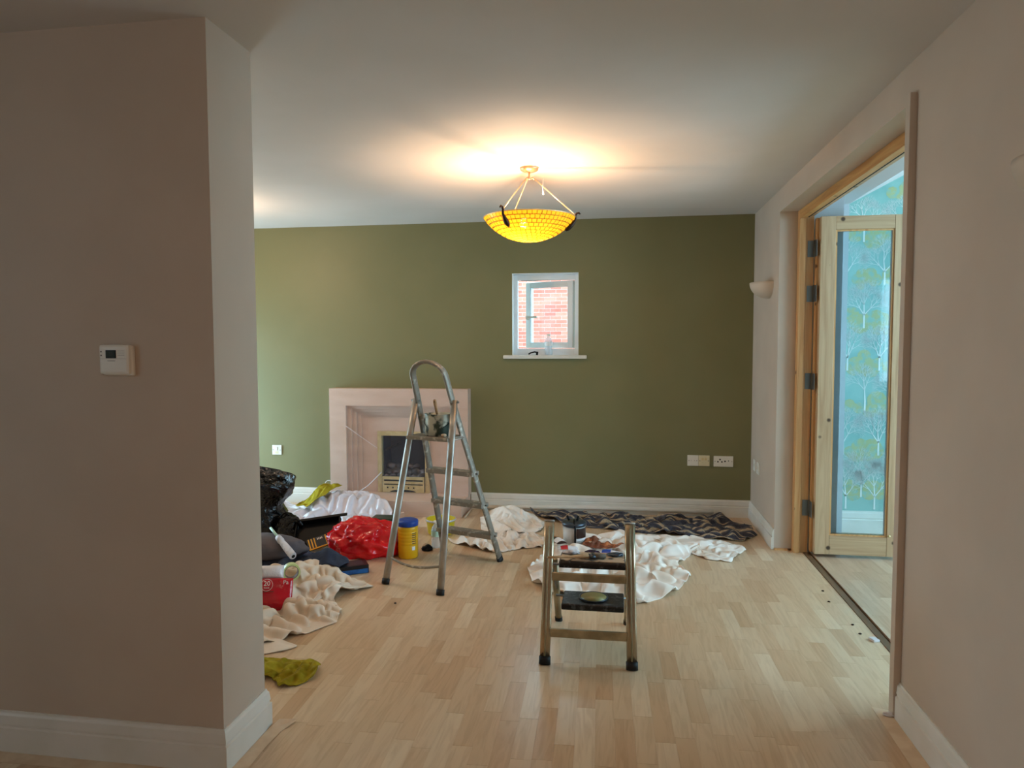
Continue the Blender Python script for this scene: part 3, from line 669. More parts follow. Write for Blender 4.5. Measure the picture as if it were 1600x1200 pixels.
# ================================================================ switches, sockets, thermostat
def plate(x0, x1, z0, z1, label, mat='plastic_white', cat='socket', y=YG):
    T = thing('wall_socket', ((x0+x1)/2, y, z0), label, cat)
    return obj('faceplate', BX(x0, x1, y-.009, y-.0005, z0, z1, bev=.002), mat, T)
def screws(T, xs, z, y=YG):
    for x in xs: obj('screw', LT([(0, 0), (.0035, 0), (.0035, .0012), (0, .0012)], (0, 0, 0), 10) if False else BX(x-.003, x+.003, y-.0102, y-.0091, z-.003, z+.003), 'steel', T)
def hole(T, x, z, r=.005, y=YG, nm='socket_hole'):
    bm = nb(); bmesh.ops.create_cone(bm, cap_ends=True, segments=14, radius1=r, radius2=r, depth=.001, matrix=Matrix.Translation((x, y-.0096, z)) @ Matrix.Rotation(PI/2, 4, 'X')); obj(nm, bm, 'slot', T)
T = plate(.536, .622, .408, .494, 'white blank square wall socket plate beside the gold-contact aerial plate'); screws(T, (.548, .610), .451)
hole(T, .566, .451, .002); hole(T, .592, .451, .002)
T = plate(.6235, .709, .408, .494, 'cream square speaker plate with yellow terminals on the olive wall', 'plastic_cream'); screws(T, (.634, .699), .451)
for x in (.655, .678):
    obj('terminal', BX(x-.008, x+.008, YG-.014, YG-.0095, .455, .475, bev=.002), 'brass', T); obj('terminal', BX(x-.007, x+.007, YG-.014, YG-.0095, .425, .440, bev=.002), 'plastic_cream', T)
T = plate(.741, .892, .406, .492, 'white double aerial socket plate with five dark round holes'); screws(T, (.751, .882), .449)
for x, z in ((.774, .446), (.790, .464), (.805, .445), (.829, .450), (.856, .454)): hole(T, x, z, .0062 if x < .85 else .004)
T = plate(-3.036, -2.950, .421, .507, 'white switched fused spur plate on the olive wall left of fireplace'); screws(T, (-3.026, -2.960), .464)
obj('rocker', BX(-3.003, -2.985, YG-.014, YG-.0095, .462, .492, bev=.002), 'plastic_white', T); hole(T, -2.992, .440, .003); obj('fuse_cover', BX(-3.008, -2.978, YG-.011, YG-.0095, .432, .450), 'plastic_cream', T)
for y, lb in ((5.60, 'white switch plate low on right wall nearest the olive wall'), (5.47, 'white switch plate low on right wall nearest the doorway')):
    T = thing('wall_socket', (XR, y, .41), lb, 'socket')
    obj('faceplate', BX(XR-.009, XR-.0005, y-.043, y+.043, .41, .496, bev=.002), 'plastic_white', T)
    obj('rocker', BX(XR-.014, XR-.0095, y-.010, y+.010, .440, .468, bev=.002), 'plastic_white', T)
# thermostat
ty = 2.061
T = thing('thermostat', (-1.605, ty, 1.295), 'white square room thermostat with small dark screen on the near wall', 'thermostat')
obj('casing', BX(-1.662, -1.555, ty-.022, ty-.0005, 1.296, 1.392, bev=.009), 'plastic_white', T)
obj('back_case', BX(-1.655, -1.547, ty-.012, ty-.0006, 1.292, 1.388, bev=.004), 'plastic_white', T)
obj('screen_bezel', BX(-1.636, -1.600, ty-.0235, ty-.0215, 1.348, 1.374), 'black', T)
obj('screen', BX(-1.632, -1.604, ty-.0242, ty-.0236, 1.351, 1.371), 'lcd', T)
text('20', .013, 'text_dark', T, Vector((-1.616, ty-.0246, 1.361)), RX(PI/2), 'screen_digits')
for z in (1.369, 1.357): obj('indicator', BX(-1.655, -1.651, ty-.0226, ty-.0216, z-.002, z+.002), 'text_dark', T)
for k in range(3): obj('legend_line', BX(-1.594, -1.570, ty-.0226, ty-.0218, 1.371-k*.007, 1.372-k*.007), 'greylin', T)
obj('legend_line', BX(-1.631, -1.604, ty-.0226, ty-.0218, 1.3385, 1.3405), 'greylin', T)
obj('cover_seam', BX(-1.656, -1.565, ty-.0224, ty-.0218, 1.3455, 1.3462), 'greylin', T)

# ================================================================ fireplace
FX0, FX1, FY = -2.450, -1.245, 5.665
fp = thing('fireplace', ((FX0+FX1)/2, 5.6, 0), 'pink stone fire surround with gas fire wrapped in clear plastic film', 'fireplace')
obj('hearth', BX(FX0, FX1-.005, 5.43, YG-.001, 0, .124, bev=.003), 'stone', fp)
def surround_ring(xa, xb, zt_, xa2, xb2, zt2, y0_, y1_, zb_=.125):
    bm = nb(); box(bm, xa, xa2, y0_, y1_, zb_, zt2); box(bm, xb2, xb, y0_, y1_, zb_, zt2); box(bm, xa, xb, y0_, y1_, zt2, zt_); return bm
ix0, ix1, iz = -2.304, -1.391, .872
obj('outer_frame', surround_ring(FX0, FX1, 1.018, ix0, ix1, iz, FY, YG-.0005), 'stone', fp)
for k in range(3):
    a = .036; d_ = .024
    obj('moulded_step', surround_ring(ix0+k*a, ix1-k*a, iz-k*a*.8, ix0+(k+1)*a, ix1-(k+1)*a, iz-(k+1)*a*.8, FY+.03+k*d_, YG-.0006), 'stone', fp)
a = .108
obj('inner_slip', surround_ring(ix0+a, ix1-a, iz-a*.8, -2.055, -1.600, .650, FY+.095, YG-.0007), 'stone', fp)
obj('brass_frame', surround_ring(-2.055, -1.600, .650, -2.018, -1.637, .612, FY+.080, YG-.0008), 'brass', fp)
bm = nb(); box(bm, -2.017, -1.637, YG+.19, YG+.20, .126, .619); box(bm, -2.0175, -2.012, YG, YG+.19, .126, .619); box(bm, -1.642, -1.6365, YG, YG+.19, .126, .619); box(bm, -2.012, -1.642, YG, YG+.19, .613, .6195); box(bm, -2.012, -1.642, YG, YG+.19, .126, .20)
obj('firebox', bm, 'blackbox', fp)
obj('firebox_baffle', BX(-2.010, -1.90, YG+.02, YG+.16, .50, .512, rot=RY(-.5)), 'slot', fp)
fy = FY+.070
fret = nb(); box(fret, -2.012, -1.643, fy, fy+.012, .236, .262, bev=.002); box(fret, -2.012, -1.643, fy, fy+.012, .200, .222, bev=.002); box(fret, -2.012, -1.643, fy, fy+.012, .126, .190, bev=.002)
for x in (-2.012, -1.655): box(fret, x, x+.012, fy+.001, fy+.011, .126, .262)
ft = obj('fret', fret, 'brass', fp)
obj('vent_slot', BX(-2.0, -1.655, fy+.013, fy+.02, .185, .262), 'slot', fp)
for i in range(6):
    x = -1.965+i*.046; bm = nb(); bmesh.ops.create_cone(bm, cap_ends=True, segments=12, radius1=.007, radius2=.007, depth=.001, matrix=Matrix.Translation((x, fy-.0008, .168)) @ Matrix.Rotation(PI/2, 4, 'X')); obj('fret_hole', bm, 'slot', ft)
bm = nb(); c_ = (-1.83, .131)
top = [(c_[0]+.115*math.cos(PI*i/14), .131+.020*math.sin(PI*i/14)) for i in range(15)]
v = [bm.verts.new((x, fy-.0012, z)) for x, z in top]; bm.faces.new(v); obj('fret_arch', bm, 'slot', ft)
rs3 = random.Random(4)
for i in range(17):
    x = -1.985+(i % 6)*.062+rs3.uniform(-.01, .01); y = YG-.01+(i//6)*.05; z = .255+(i//6)*.035+rs3.uniform(-.005, .01); r_ = rs3.uniform(.026, .038)
    obj('coal', blob((x, y, z), (r_*1.2, r_, r_*.9), i, .25, False, 2, 2), 'coal', fp)
# protective film over surround and hearth
def film_mesh(bm, x0, x1, z0, z1, y, nx, nz_, seed, amp=.004, bulge=0):
    V = []
    for i in range(nx+1):
        V.append([])
        for j in range(nz_+1):
            x = x0+(x1-x0)*i/nx; z = z0+(z1-z0)*j/nz_
            d = amp*(MN.noise(Vector((x*9+seed, z*9, 1)))+.6*(1-2*abs(MN.noise(Vector((x*5+z*4, z*7-x*3, seed+.3))))))
            V[-1].append(bm.verts.new((x, y-abs(d)-bulge, z)))
    for i in range(nx):
        for j in range(nz_): f = bm.faces.new((V[i][j], V[i+1][j], V[i+1][j+1], V[i][j+1])); f.smooth = True
    return bm
bm = film_mesh(nb(), FX0-.006, FX1+.006, .128, 1.022, FY-.004, 50, 40, 2)
film_mesh(bm, FX0-.006, FX1+.006, .02, .128, 5.424, 40, 5, 4, .002)
obj('plastic_film', bm, 'film', fp)
for PT, RD in (([(-2.20, 5.60, .135), (-2.10, 5.61, .20), (-2.00, 5.63, .300), (-1.985, 5.64, .315)], .004), ([(-2.30, 5.655, .70), (-2.15, 5.652, .60), (-2.03, 5.655, .52)], .0018)):
    obj('film_fold', TB(PT, RD, 6), 'flex', fp)

# ================================================================ step ladder (tall)
ld = thing('step_ladder', (-1.06, 4.12, 0), 'tall paint-splashed aluminium step ladder with hooped handrail by fireplace', 'ladder')
W_ = Vector((.94, -.345, 0)).normalized(); U_ = Vector((-.345, -.94, 0)).normalized(); B_ = Vector((-.959, 4.459, 0))
def rail(sg, z):
    hw = .217-.0875*z if z < 1.05 else .125-.05*(z-1.05)
    return B_ + U_*(.381*z) + W_*(sg*hw) + Vector((0, 0, z))
SL = Vector((U_.x*.381, U_.y*.381, 1)).normalized()
path = [rail(-1, z) for z in (.02, .3, .6, .9, 1.1)]
for i in range(0, 13):
    a = PI-PI*i/12; hw = .118; c_ = B_+U_*(.381*1.20)+Vector((0, 0, 1.20)); path.append(c_+W_*(math.cos(a)*hw)+SL*(math.sin(a)*.095))
path += [rail(1, z) for z in (1.1, .9, .6, .3, .02)]
obj('stile_frame', TB(path, .0125, 10, r2=.0265, ref=U_), 'alu_paint', ld)
for sg, f in ((-1, 0), (1, 0)):
    p = rail(sg, .0); q = rail(sg, .03); obj('rubber_foot', TB([p+Vector((0, 0, .001)), q], .0165, 10, r2=.0305, ref=U_), 'rubber', ld)
def leg(sg, z):
    f = z/1.05; A = Vector((-1.163, 3.792, 0)); H = B_+U_*.405
    return A.lerp(H, f)+W_*(sg*(.193+(.140-.193)*f))+Vector((0, 0, z))
for sg in (-1, 1):
    obj('rear_leg', TB([leg(sg, z) for z in (.02, .4, .8, 1.06)], .0135, 10, r2=.0225, ref=W_), 'alu', ld)
    obj('rubber_foot', TB([leg(sg, .001), leg(sg, .03)], .0165, 10, r2=.0255, ref=W_), 'rubber', ld)
    obj('hinge_bolt', TB([leg(sg, 1.05)-W_*.03, leg(sg, 1.05)+W_*.03], .007, 8), 'steel', ld)
pts = [leg(-1, .15).lerp(leg(1, .15), f)+Vector((0, 0, -.022*math.sin(PI*f)))-U_*.0+U_*(.03*math.sin(PI*f)) for f in [i/10 for i in range(11)]]
obj('leg_brace', TB(pts, .0075, 8), 'alu_paint', ld)
def slab(c_, hw, d0, d1, z0_, z1_, bev=.003):
    bm = nb(); box(bm, -hw, hw, d0, d1, z0_, z1_, bev=bev)
    Mx = Matrix(((W_.x, U_.x, 0, c_.x), (W_.y, U_.y, 0, c_.y), (0, 0, 1, c_.z), (0, 0, 0, 1))); bm.transform(Mx); return bm
for z in (.19, .40, .61):
    hw = .217-.0875*z+.008; td = obj('tread', slab(B_+U_*(.381*z)+Vector((0, 0, z)), hw, -.05, .035, -.028, 0), 'alu_paint', ld)
    for sg in (-1, 1): p = rail(sg, z-.012); obj('tread_rivet', TB([p+W_*sg*.008, p+W_*sg*.024], .006, 8), 'steel', td)
obj('platform', slab(B_+U_*.40+Vector((0, 0, .845)), .150, -.09, .095, -.022, 0, .004), 'alu_paint', ld)
for sg in (-1, 1): obj('platform_arm', TB([rail(sg, .832)+W_*sg*.0, leg(sg, .832)], .006, 8, r2=.013, ref=W_), 'alu', ld)
# tin on the platform
tc_ = B_+U_*.385+W_*.01; px, py = tc_.x, tc_.y; TZ = .846
tn = thing('paint_tin', (px, py, TZ), 'paint-streaked metal tin standing on the tall ladder platform', 'paint tin')
obj('can', LT([(0, TZ), (.078, TZ), (.080, TZ+.004), (.080, TZ+.120), (.083, TZ+.124), (.083, TZ+.130), (.074, TZ+.130), (.074, TZ+.10), (0, TZ+.10)], (px, py, 0), 32), 'tin', tn)
obj('handle', TB([(px+.083*math.cos(a), py-.083*abs(math.sin(a))*.9-.002, TZ+.098-.055*math.sin(a)) for a in [PI*i/14 for i in range(15)]], .002, 6), 'black', tn)
pb = thing('paint_brush', (px-.01, py, TZ+.10), 'wooden-handled paint brush standing upright in the tin on the ladder', 'brush')
obj('handle', TB([(px-.005, py+.01, TZ+.105), (px-.012, py+.005, TZ+.15), (px-.020, py, TZ+.20), (px-.021, py, TZ+.213)], .011, 10, r2=.006, ref=(0, 1, 0), radii=[.7, .8, 1.0, .6]), 'wood_handle', pb)
hb = nb(); tube(hb, [(px-.0205, py-.0065, TZ+.200), (px-.0205, py-.0075, TZ+.200)], .003, 8, ref=(0, 0, 1)); obj('hang_hole', hb, 'slot', pb)
obj('ferrule', BX(px-.02, px+.014, py+.002, py+.016, TZ+.101, TZ+.112), 'steel', pb)
tp = thing('masking_tape_stub', (px+.06, py-.075, TZ), 'small cream blob of used tape on the ladder platform by the tin', 'tape')
obj('wad', blob((px+.055, py-.085, TZ), (.016, .012, .012), 3, .3, True, 3, 3), 'paper', tp)

# ================================================================ small step stool
st = thing('step_stool', (-.13, 3.2, 0), 'small champagne metal step stool with two black treads on the floor', 'step stool')
def nr_(sg, z):   # near frame rail
    f = z/.60; x = (-.319 if sg < 0 else .056)+(.008 if sg < 0 else -.012)*f; return Vector((x, 2.972+.135*f, z))
def fr_(sg, z):
    f = z/.44; x = (-.300 if sg < 0 else .040); return Vector((x, 3.468-.29*f, z))
for sg in (-1, 1):
    obj('front_upright', TB([nr_(sg, z) for z in (.02, .2, .4, .597)], .0225, 16, r2=.014, ref=(0, 1, 0)), 'champ', st)
    obj('upright_groove', TB([nr_(sg, z)+Vector((0, -.0155, 0)) for z in (.04, .2, .4, .58)], .004, 8, r2=.003, ref=(0, 1, 0)), 'champ2', st)
    obj('end_cap', TB([nr_(sg, .5965), nr_(sg, .603)], .023, 16, r2=.0145, ref=(0, 1, 0)), 'greykettle', st)
    obj('rubber_foot', TB([nr_(sg, .001), nr_(sg, .034)], .0255, 16, r2=.017, ref=(0, 1, 0)), 'rubber', st)
    obj('back_leg', TB([fr_(sg, z) for z in (.02, .2, .40)], .0165, 14, r2=.012, ref=(0, 1, 0)), 'champ2', st)
    obj('rubber_foot', TB([fr_(sg, .001), fr_(sg, .026)], .019, 14, r2=.015, ref=(0, 1, 0)), 'rubber', st)
a, b_ = nr_(-1, .375), nr_(1, .375)
obj('crossbar', BX(a.x+.018, b_.x-.018, a.y-.008, a.y+.006, .345, .382, bev=.004), 'champ2', st)
a, b_ = nr_(-1, .135), nr_(1, .135)
obj('crossbar', BX(a.x+.018, b_.x-.018, a.y-.008, a.y+.006, .112, .150, bev=.004), 'champ2', st)
tdu = obj('tread', BX(-.268, .028, 3.085, 3.235, .392, .4235, bev=.008), 'stepblack', st)
obj('tread_top', BX(-.262, .022, 3.092, 3.229, .4236, .4262, bev=.001), 'stepdirty', tdu, label='paint-caked top of the upper tread')
obj('tread', BX(-.262, .022, 3.145, 3.325, .178, .208, bev=.008), 'stepblack', st)
obj('tread_rod', TB([(-.30, 3.16, .386), (.045, 3.16, .386)], .006), 'steel', st); obj('tread_rod', TB([(-.30, 3.31, .187), (.045, 3.31, .187)], .006), 'steel', st)
obj('strut', TB([(.042, 3.10, .40), (.042, 3.36, .18)], .004), 'steel', st); obj('strut', TB([(-.30, 3.10, .40), (-.30, 3.36, .18)], .004), 'steel', st)
# lid on lower tread
lc = (-.118, 3.235, .209)
l_ = thing('paint_tin_lid', lc, 'round paint tin lid coated in olive paint on the lower black tread', 'lid')
obj('rim', LT([(0, 0), (.058, 0), (.066, .003), (.068, .008), (.065, .008), (.060, .0055), (0, .0052)], lc, 40), 'gunmetal', l_)
obj('paint', LT([(0, .0055), (.059, .0056), (.060, .007), (0, .0075)], lc, 40), 'olivepaint', l_)
# brush on top tread
zt_ = .4275
br_ = thing('paint_brush', (-.24, 3.11, zt_), 'wide paint brush with long pale handle lying across the upper tread', 'brush')
pp = [Vector((-.315, 3.045, zt_+.024)), Vector((-.27, 3.068, zt_+.020)), Vector((-.21, 3.095, zt_+.015)), Vector((-.165, 3.115, zt_+.013)), Vector((-.14, 3.125, zt_+.012))]
obj('handle', TB(pp, .012, 10, r2=.0065, ref=(0, 0, 1), radii=[.6, .75, .9, 1.2, 1.7]), 'wood_handle', br_)
dv = (pp[-1]-pp[-2]).normalized()
obj('ferrule', TB([pp[-1], pp[-1]+dv*.030], .023, 12, r2=.010, ref=(0, 0, 1)), 'gunmetal', br_)
obj('bristles', TB([pp[-1]+dv*.030, pp[-1]+dv*.055, pp[-1]+dv*.080], .023, 12, r2=.010, ref=(0, 0, 1), radii=[1, 1.05, .8]), 'bristle', br_)
# scrapings on the tread
for i, (x, y, lb) in enumerate(((-.02, 3.19, 'dark wad of dried paint skin at right end of upper stool tread'), (-.22, 3.20, 'grey-white wad of paint skin at left end of upper stool tread'))):
    o = obj('paint_skin', blob((x, y, zt_), (.035, .022, .008), 20+i, .5, True, 4, 3), ('gunmetal', 'rollpaint')[i], label=lb, cat='paint scraps')

# ================================================================ dust sheets
def sheet(name, outline, mat, label, **k):
    th = k.pop('th', .003); return finish_cloth(obj(name, cloth(outline, **k), mat, label=label, cat='dust sheet'), th)
g_main = lambda x, y: 0
sheet('dust_sheet', [(-.558, 4.239), (-.50, 4.0), (-.40, 3.84), (-.2, 3.75), (.11, 3.743), (.30, 3.92), (.425, 4.262), (.36, 4.45), (.47, 4.70), (.42, 4.9), (.2, 5.0), (0, 5.08), (-.35, 4.98), (-.48, 4.7), (-.50, 4.45)],
      'sheet', 'white cotton dust sheet heaped in folds behind the step stool', n=84, comp=(1.6, 1.65), seed=2, amp=.05, iters=260, maxh=.13, freq=7, tether=.006)
sheet('dust_sheet', [(-1.02, 5.08), (-.90, 4.98), (-.72, 5.0), (-.58, 5.12), (-.56, 5.35), (-.74, 5.64), (-1.0, 5.68), (-1.10, 5.45)],
      'sheet', 'pale dust sheet with a raised hump against the skirting beside the hearth', n=60, comp=(1.35, 1.2), seed=5, amp=.05, iters=220, maxh=.09, freq=5, ang=.6, ground=lambda x, y: .09*math.exp(-((x+.86)**2/.02+(y-5.40)**2/.03)))
sheet('dust_sheet', [(-1.20, 4.76), (-1.05, 4.66), (-.92, 4.57), (-.82, 4.53), (-.66, 4.66), (-.53, 4.72), (-.50, 4.92), (-.62, 5.06), (-.85, 4.95), (-1.0, 4.92)],
      'sheet', 'low crumpled white dust sheet around the right foot of the tall ladder', n=64, comp=(1.6, 1.4), seed=27, amp=.05, iters=240, maxh=.06, freq=9, ang=.4)
sheet('dust_sheet', [(.20, 4.98), (.45, 4.74), (.56, 4.60), (.70, 4.56), (.76, 4.70), (.84, 4.86), (.72, 5.05), (.45, 5.12), (.2, 5.15)],
      'sheet', 'flat cream dust sheet corner reaching right towards the doorway', n=50, comp=(1.3, 1.35), seed=8, amp=.03, iters=160, maxh=.05, freq=5)
sheet('patterned_sheet', [(-.74, 5.69), (-.2, 5.69), (.4, 5.69), (.78, 5.70), (.93, 5.55), (.99, 5.25), (.86, 5.06), (.5, 5.10), (.1, 5.20), (-.3, 5.30), (-.55, 5.45)],
      'pattern', 'dark grey sheet with tan bands crumpled along the skirting', n=96, comp=(1.35, 1.75), seed=4, amp=.05, iters=240, maxh=.055, freq=9, tether=.008, center=(.15, 5.42), base=.004)
hearth_g = lambda x, y: (.131 if (x > -2.47 and y > 5.40) else .131*max(0, 1-(5.40-y)/.10)) if (x > -2.47 and x < -1.2 and y > 5.3) else (.131*max(0, 1-(-2.47-x)/.1) if (x <= -2.47 and y > 5.4) else 0.)
sheet('plastic_sheet', [(-3.05, 5.72), (-2.5, 5.60), (-2.1, 5.60), (-1.98, 5.50), (-1.80, 5.35), (-1.72, 5.05), (-1.85, 4.88), (-2.1, 4.84), (-2.25, 4.90), (-2.6, 5.02), (-3.0, 5.1)],
      'floorfilm', 'crumpled white polythene sheet on floor left of hearth', n=80, comp=(1.5, 1.5), seed=11, amp=.04, iters=200, maxh=.09, freq=9, ground=hearth_g, th=.001)
def lump(*L): return lambda x, y: max(0, sum(h*math.exp(-(((x-a)/w1)**2+((y-b)/w2)**2)) for a, b, w1, w2, h in L))
gb = lump((-1.80, 3.72, .18, .16, .09), (-1.62, 3.80, .09, .07, .03))
sheet('dust_sheet', [(-1.39, 3.79), (-1.50, 3.66), (-1.53, 3.55), (-1.43, 3.42), (-1.40, 3.27), (-1.48, 3.13), (-1.58, 3.0), (-1.75, 2.92), (-2.2, 2.95), (-2.35, 3.5), (-2.1, 3.95), (-1.7, 3.93), (-1.5, 3.86)],
      'beige', 'beige dust sheet heaped beside the near wall under red pack', n=84, comp=(1.6, 1.65), seed=14, amp=.06, iters=280, maxh=.12, freq=7, ground=gb, tether=.008)
sheet('dust_sheet', [(-1.50, 2.93), (-1.46, 2.98), (-1.60, 3.04), (-1.9, 2.98), (-2.0, 2.8), (-1.75, 2.76)],
      'beige', 'flat cream sheet corner poking out nearest the near wall', n=26, comp=(1.06, 1.06), seed=15, amp=.01, iters=80, maxh=.02)
gn = lump((-1.78, 4.02, .14, .13, .115), (-2.15, 4.15, .2, .15, .09))
o = finish_cloth(obj('jacket', cloth([(-2.35, 3.98), (-1.95, 3.93), (-1.78, 3.90), (-1.66, 3.93), (-1.63, 4.02), (-1.72, 4.16), (-1.95, 4.30), (-2.35, 4.35)], n=50, comp=(1.25, 1.2), seed=17, amp=.05, iters=160, maxh=.06, freq=6, ground=gn), 'navy',
             label='dark navy jacket crumpled over the end of beige sheet', cat='jacket'), .006)
# dark grey bag
gt = thing('holdall', (-2.25, 4.12, 0), 'dark grey soft bag slumped in front of the black bin bag', 'bag')
obj('body', blob((-2.24, 4.10, .06), (.30, .13, .085), 31, .10, True, 1.4, 4), 'dgrey', gt); obj('badge', BX(-2.24, -2.222, 3.982, 3.986, .125, .131, bev=.001), 'text_white', gt)
# mustard cloths
finish_cloth(obj('cleaning_cloth', cloth([(-1.30, 2.62), (-1.25, 2.70), (-1.27, 2.80), (-1.36, 2.84), (-1.60, 2.83), (-1.62, 2.65), (-1.42, 2.66), (-1.36, 2.60)], n=40, comp=(1.35, 1.3), seed=21, amp=.04, iters=160, maxh=.06, freq=14), 'mustard',
    label='mustard yellow cloth crumpled on the floor by the near wall corner', cat='cloth'), .004)
finish_cloth(obj('cleaning_cloth', cloth([(-2.62, 5.35), (-2.50, 5.30), (-2.36, 5.36), (-2.27, 5.48), (-2.35, 5.56), (-2.5, 5.56), (-2.6, 5.45)], n=34, comp=(1.35, 1.35), seed=23, amp=.03, iters=120, maxh=.07, freq=12, ground=lambda x, y: hearth_g(x, y)+.075), 'mustard',
    label='mustard yellow cloth on the plastic sheet beside the fireplace', cat='cloth'), .004)
finish_cloth(obj('cleaning_cloth', cloth([(-2.0, 3.30), (-1.83, 3.32), (-1.80, 3.42), (-1.95, 3.50), (-2.05, 3.42)], n=26, comp=(1.3, 1.3), seed=24, amp=.03, iters=100, maxh=.05, freq=12, ground=lambda x, y: gb(x, y)+.05), 'mustard',
    label='mustard yellow cloth tucked behind the red pack at near wall', cat='cloth'), .004)

# ================================================================ bags and boxes on the left
bb = thing('bin_bag', (-2.62, 4.72, 0), 'tall black bin bag with flared open top at the near wall edge', 'bag')
bm = nb(); n_ = 64; rings = []
prof = [(.17, 0), (.215, .03), (.225, .10), (.205, .17), (.185, .225), (.20, .26), (.235, .32), (.265, .38), (.285, .43), (.28, .432), (.255, .37), (.20, .28), (.15, .25)]
for i, (r_, z_) in enumerate(prof):
    row = []
    for j in range(n_):
        a_ = 2*PI*j/n_; k = 1+.10*(1-2*abs(MN.noise(Vector((math.cos(a_)*2.2, math.sin(a_)*2.2, z_*6)))))+.05*MN.noise(Vector((math.cos(a_)*6, math.sin(a_)*6, z_*14)))
        if abs(((a_+PI) % (2*PI))-PI) < .45 and z_ > .3: k *= 1.03
        row.append(bm.verts.new((-2.62+r_*k*math.cos(a_), 4.74+r_*k*.8*math.sin(a_), z_ + (.02-.05*math.cos(a_) if z_ > .3 else 0)*min(1, z_/.43))))
    rings.append(row)
for i in range(len(rings)-1):
    for j in range(n_): f = bm.faces.new((rings[i][j], rings[i][(j+1) % n_], rings[i+1][(j+1) % n_], rings[i+1][j])); f.smooth = True
bm.faces.new(rings[0][::-1]); bm.faces.new(rings[-1]); obj('bag_body', bm, 'binbag', bb)
b2 = thing('bin_bag', (-2.31, 4.60, 0), 'small crumpled black polythene bag arched beside the tall bin bag', 'bag')
obj('bag_body', blob((-2.325, 4.64, 0), (.092, .075, .125), 41, .16, True, 2.2, 4), 'binbag', b2)
bm = nb(); tube(bm, [(-2.36, 4.60, .03), (-2.34, 4.585, .10), (-2.30, 4.585, .155), (-2.25, 4.60, .165), (-2.225, 4.62, .12), (-2.22, 4.63, .05)], .02, 10, r2=.012, ref=(0, 1, 0)); obj('bag_flap', bm, 'binbag', b2)
rb = thing('carrier_bag', (-1.67, 4.42, 0), 'bright red polythene carrier bag slumped on floor behind the tall ladder', 'bag')
obj('bag_body', blob((-1.67, 4.43, 0), (.245, .17, .15), 52, .21, True, 1.9, 5), 'redbag', rb)
bm = nb(); tube(bm, [(-1.76, 4.42, .16), (-1.755, 4.41, .22), (-1.72, 4.41, .215), (-1.70, 4.42, .17)], .018, 8, r2=.006, ref=(0, 1, 0)); obj('bag_handle', bm, 'redbag', rb)
# black roller tray, tilted
tr_ = thing('roller_tray', (-2.08, 4.60, 0), 'black plastic paint roller tray propped up beside the red bag', 'paint tray')
R_ = RZ(math.radians(16)) @ RX(math.radians(38)) @ RY(math.radians(-10)); pvt = (-2.08, 4.58, .035)
bm = nb(); box(bm, -2.25, -1.94, 4.50, 4.70, .06, .066, rot=None)
for a in ((-2.25, -1.94, 4.694, 4.70, .06, .105), (-2.25, -1.94, 4.50, 4.506, .06, .105), (-2.25, -2.244, 4.50, 4.70, .06, .105), (-1.946, -1.94, 4.50, 4.70, .06, .105)): box(bm, *a)
bm.transform(Matrix.Translation(Vector(pvt)+Vector((0, .0, .045))) @ R_.to_4x4() @ Matrix.Translation(-Vector((-2.095, 4.60, .075)))); obj('tray', bm, 'black', tr_)
bm = nb(); box(bm, -2.26, -1.89, 4.695, 4.715, .098, .108, bev=.002); bm.transform(Matrix.Translation(Vector(pvt)+Vector((0, .0, .045))) @ R_.to_4x4() @ Matrix.Translation(-Vector((-2.095, 4.60, .075)))); obj('tray_rim', bm, 'black', tr_)
# yellow and black brush pack
yp = thing('brush_pack', (-2.0, 4.47, 0), 'yellow and black striped pack leaning between roller tray and red bag', 'packaging')
RR = Matrix.Translation((-2.0, 4.46, .055)) @ (RZ(math.radians(12)) @ RX(math.radians(-50)) @ RY(math.radians(-22))).to_4x4()
def inpack(nm, a, mt, bev=0):
    bm = nb(); box(bm, *a, bev=bev); bm.transform(RR); obj(nm, bm, mt, yp)
inpack('backing', (-.095, .095, -.006, .006, -.045, .045), 'blackcard', .002)
for i in range(9):
    if i in (3, 4, 5): continue
    inpack('yellow_bar', (-.085+i*.019, -.077+i*.019, -.0105, -.0065, -.036, .040), 'yellow')
inpack('bottom_strip', (-.09, .09, -.012, -.0065, -.050, -.040), 'yellow', .002)
for i in range(4): inpack('print_mark', (-.024+i*.010, -.019+i*.010, -.0075, -.0065, .020, .034), 'text_white')
# paint-caked roller sleeve
rl = thing('roller_sleeve', (-2.06, 4.05, .1), 'white paint-caked roller sleeve lying over the dark grey bag', 'roller')
p0, p1 = Vector((-2.16, 4.10, .215)), Vector((-1.945, 3.93, .115)); 
obj('sleeve', TB([p0.lerp(p1, f) for f in (.25, .4, .42, .6, .8, .98, 1)], .021, 16, radii=[.9, 1.05, .85, 1.02, 1.1, 1.08, .95]), 'rollpaint', rl)
dd = (p1-p0).normalized(); obj('core', TB([p1+dd*.0005, p1+dd*.002], .011, 12), 'slot', rl); obj('frame_wire', TB([p0-dd*.04, p0+dd*.08], .008, 8), 'tapeside', rl)
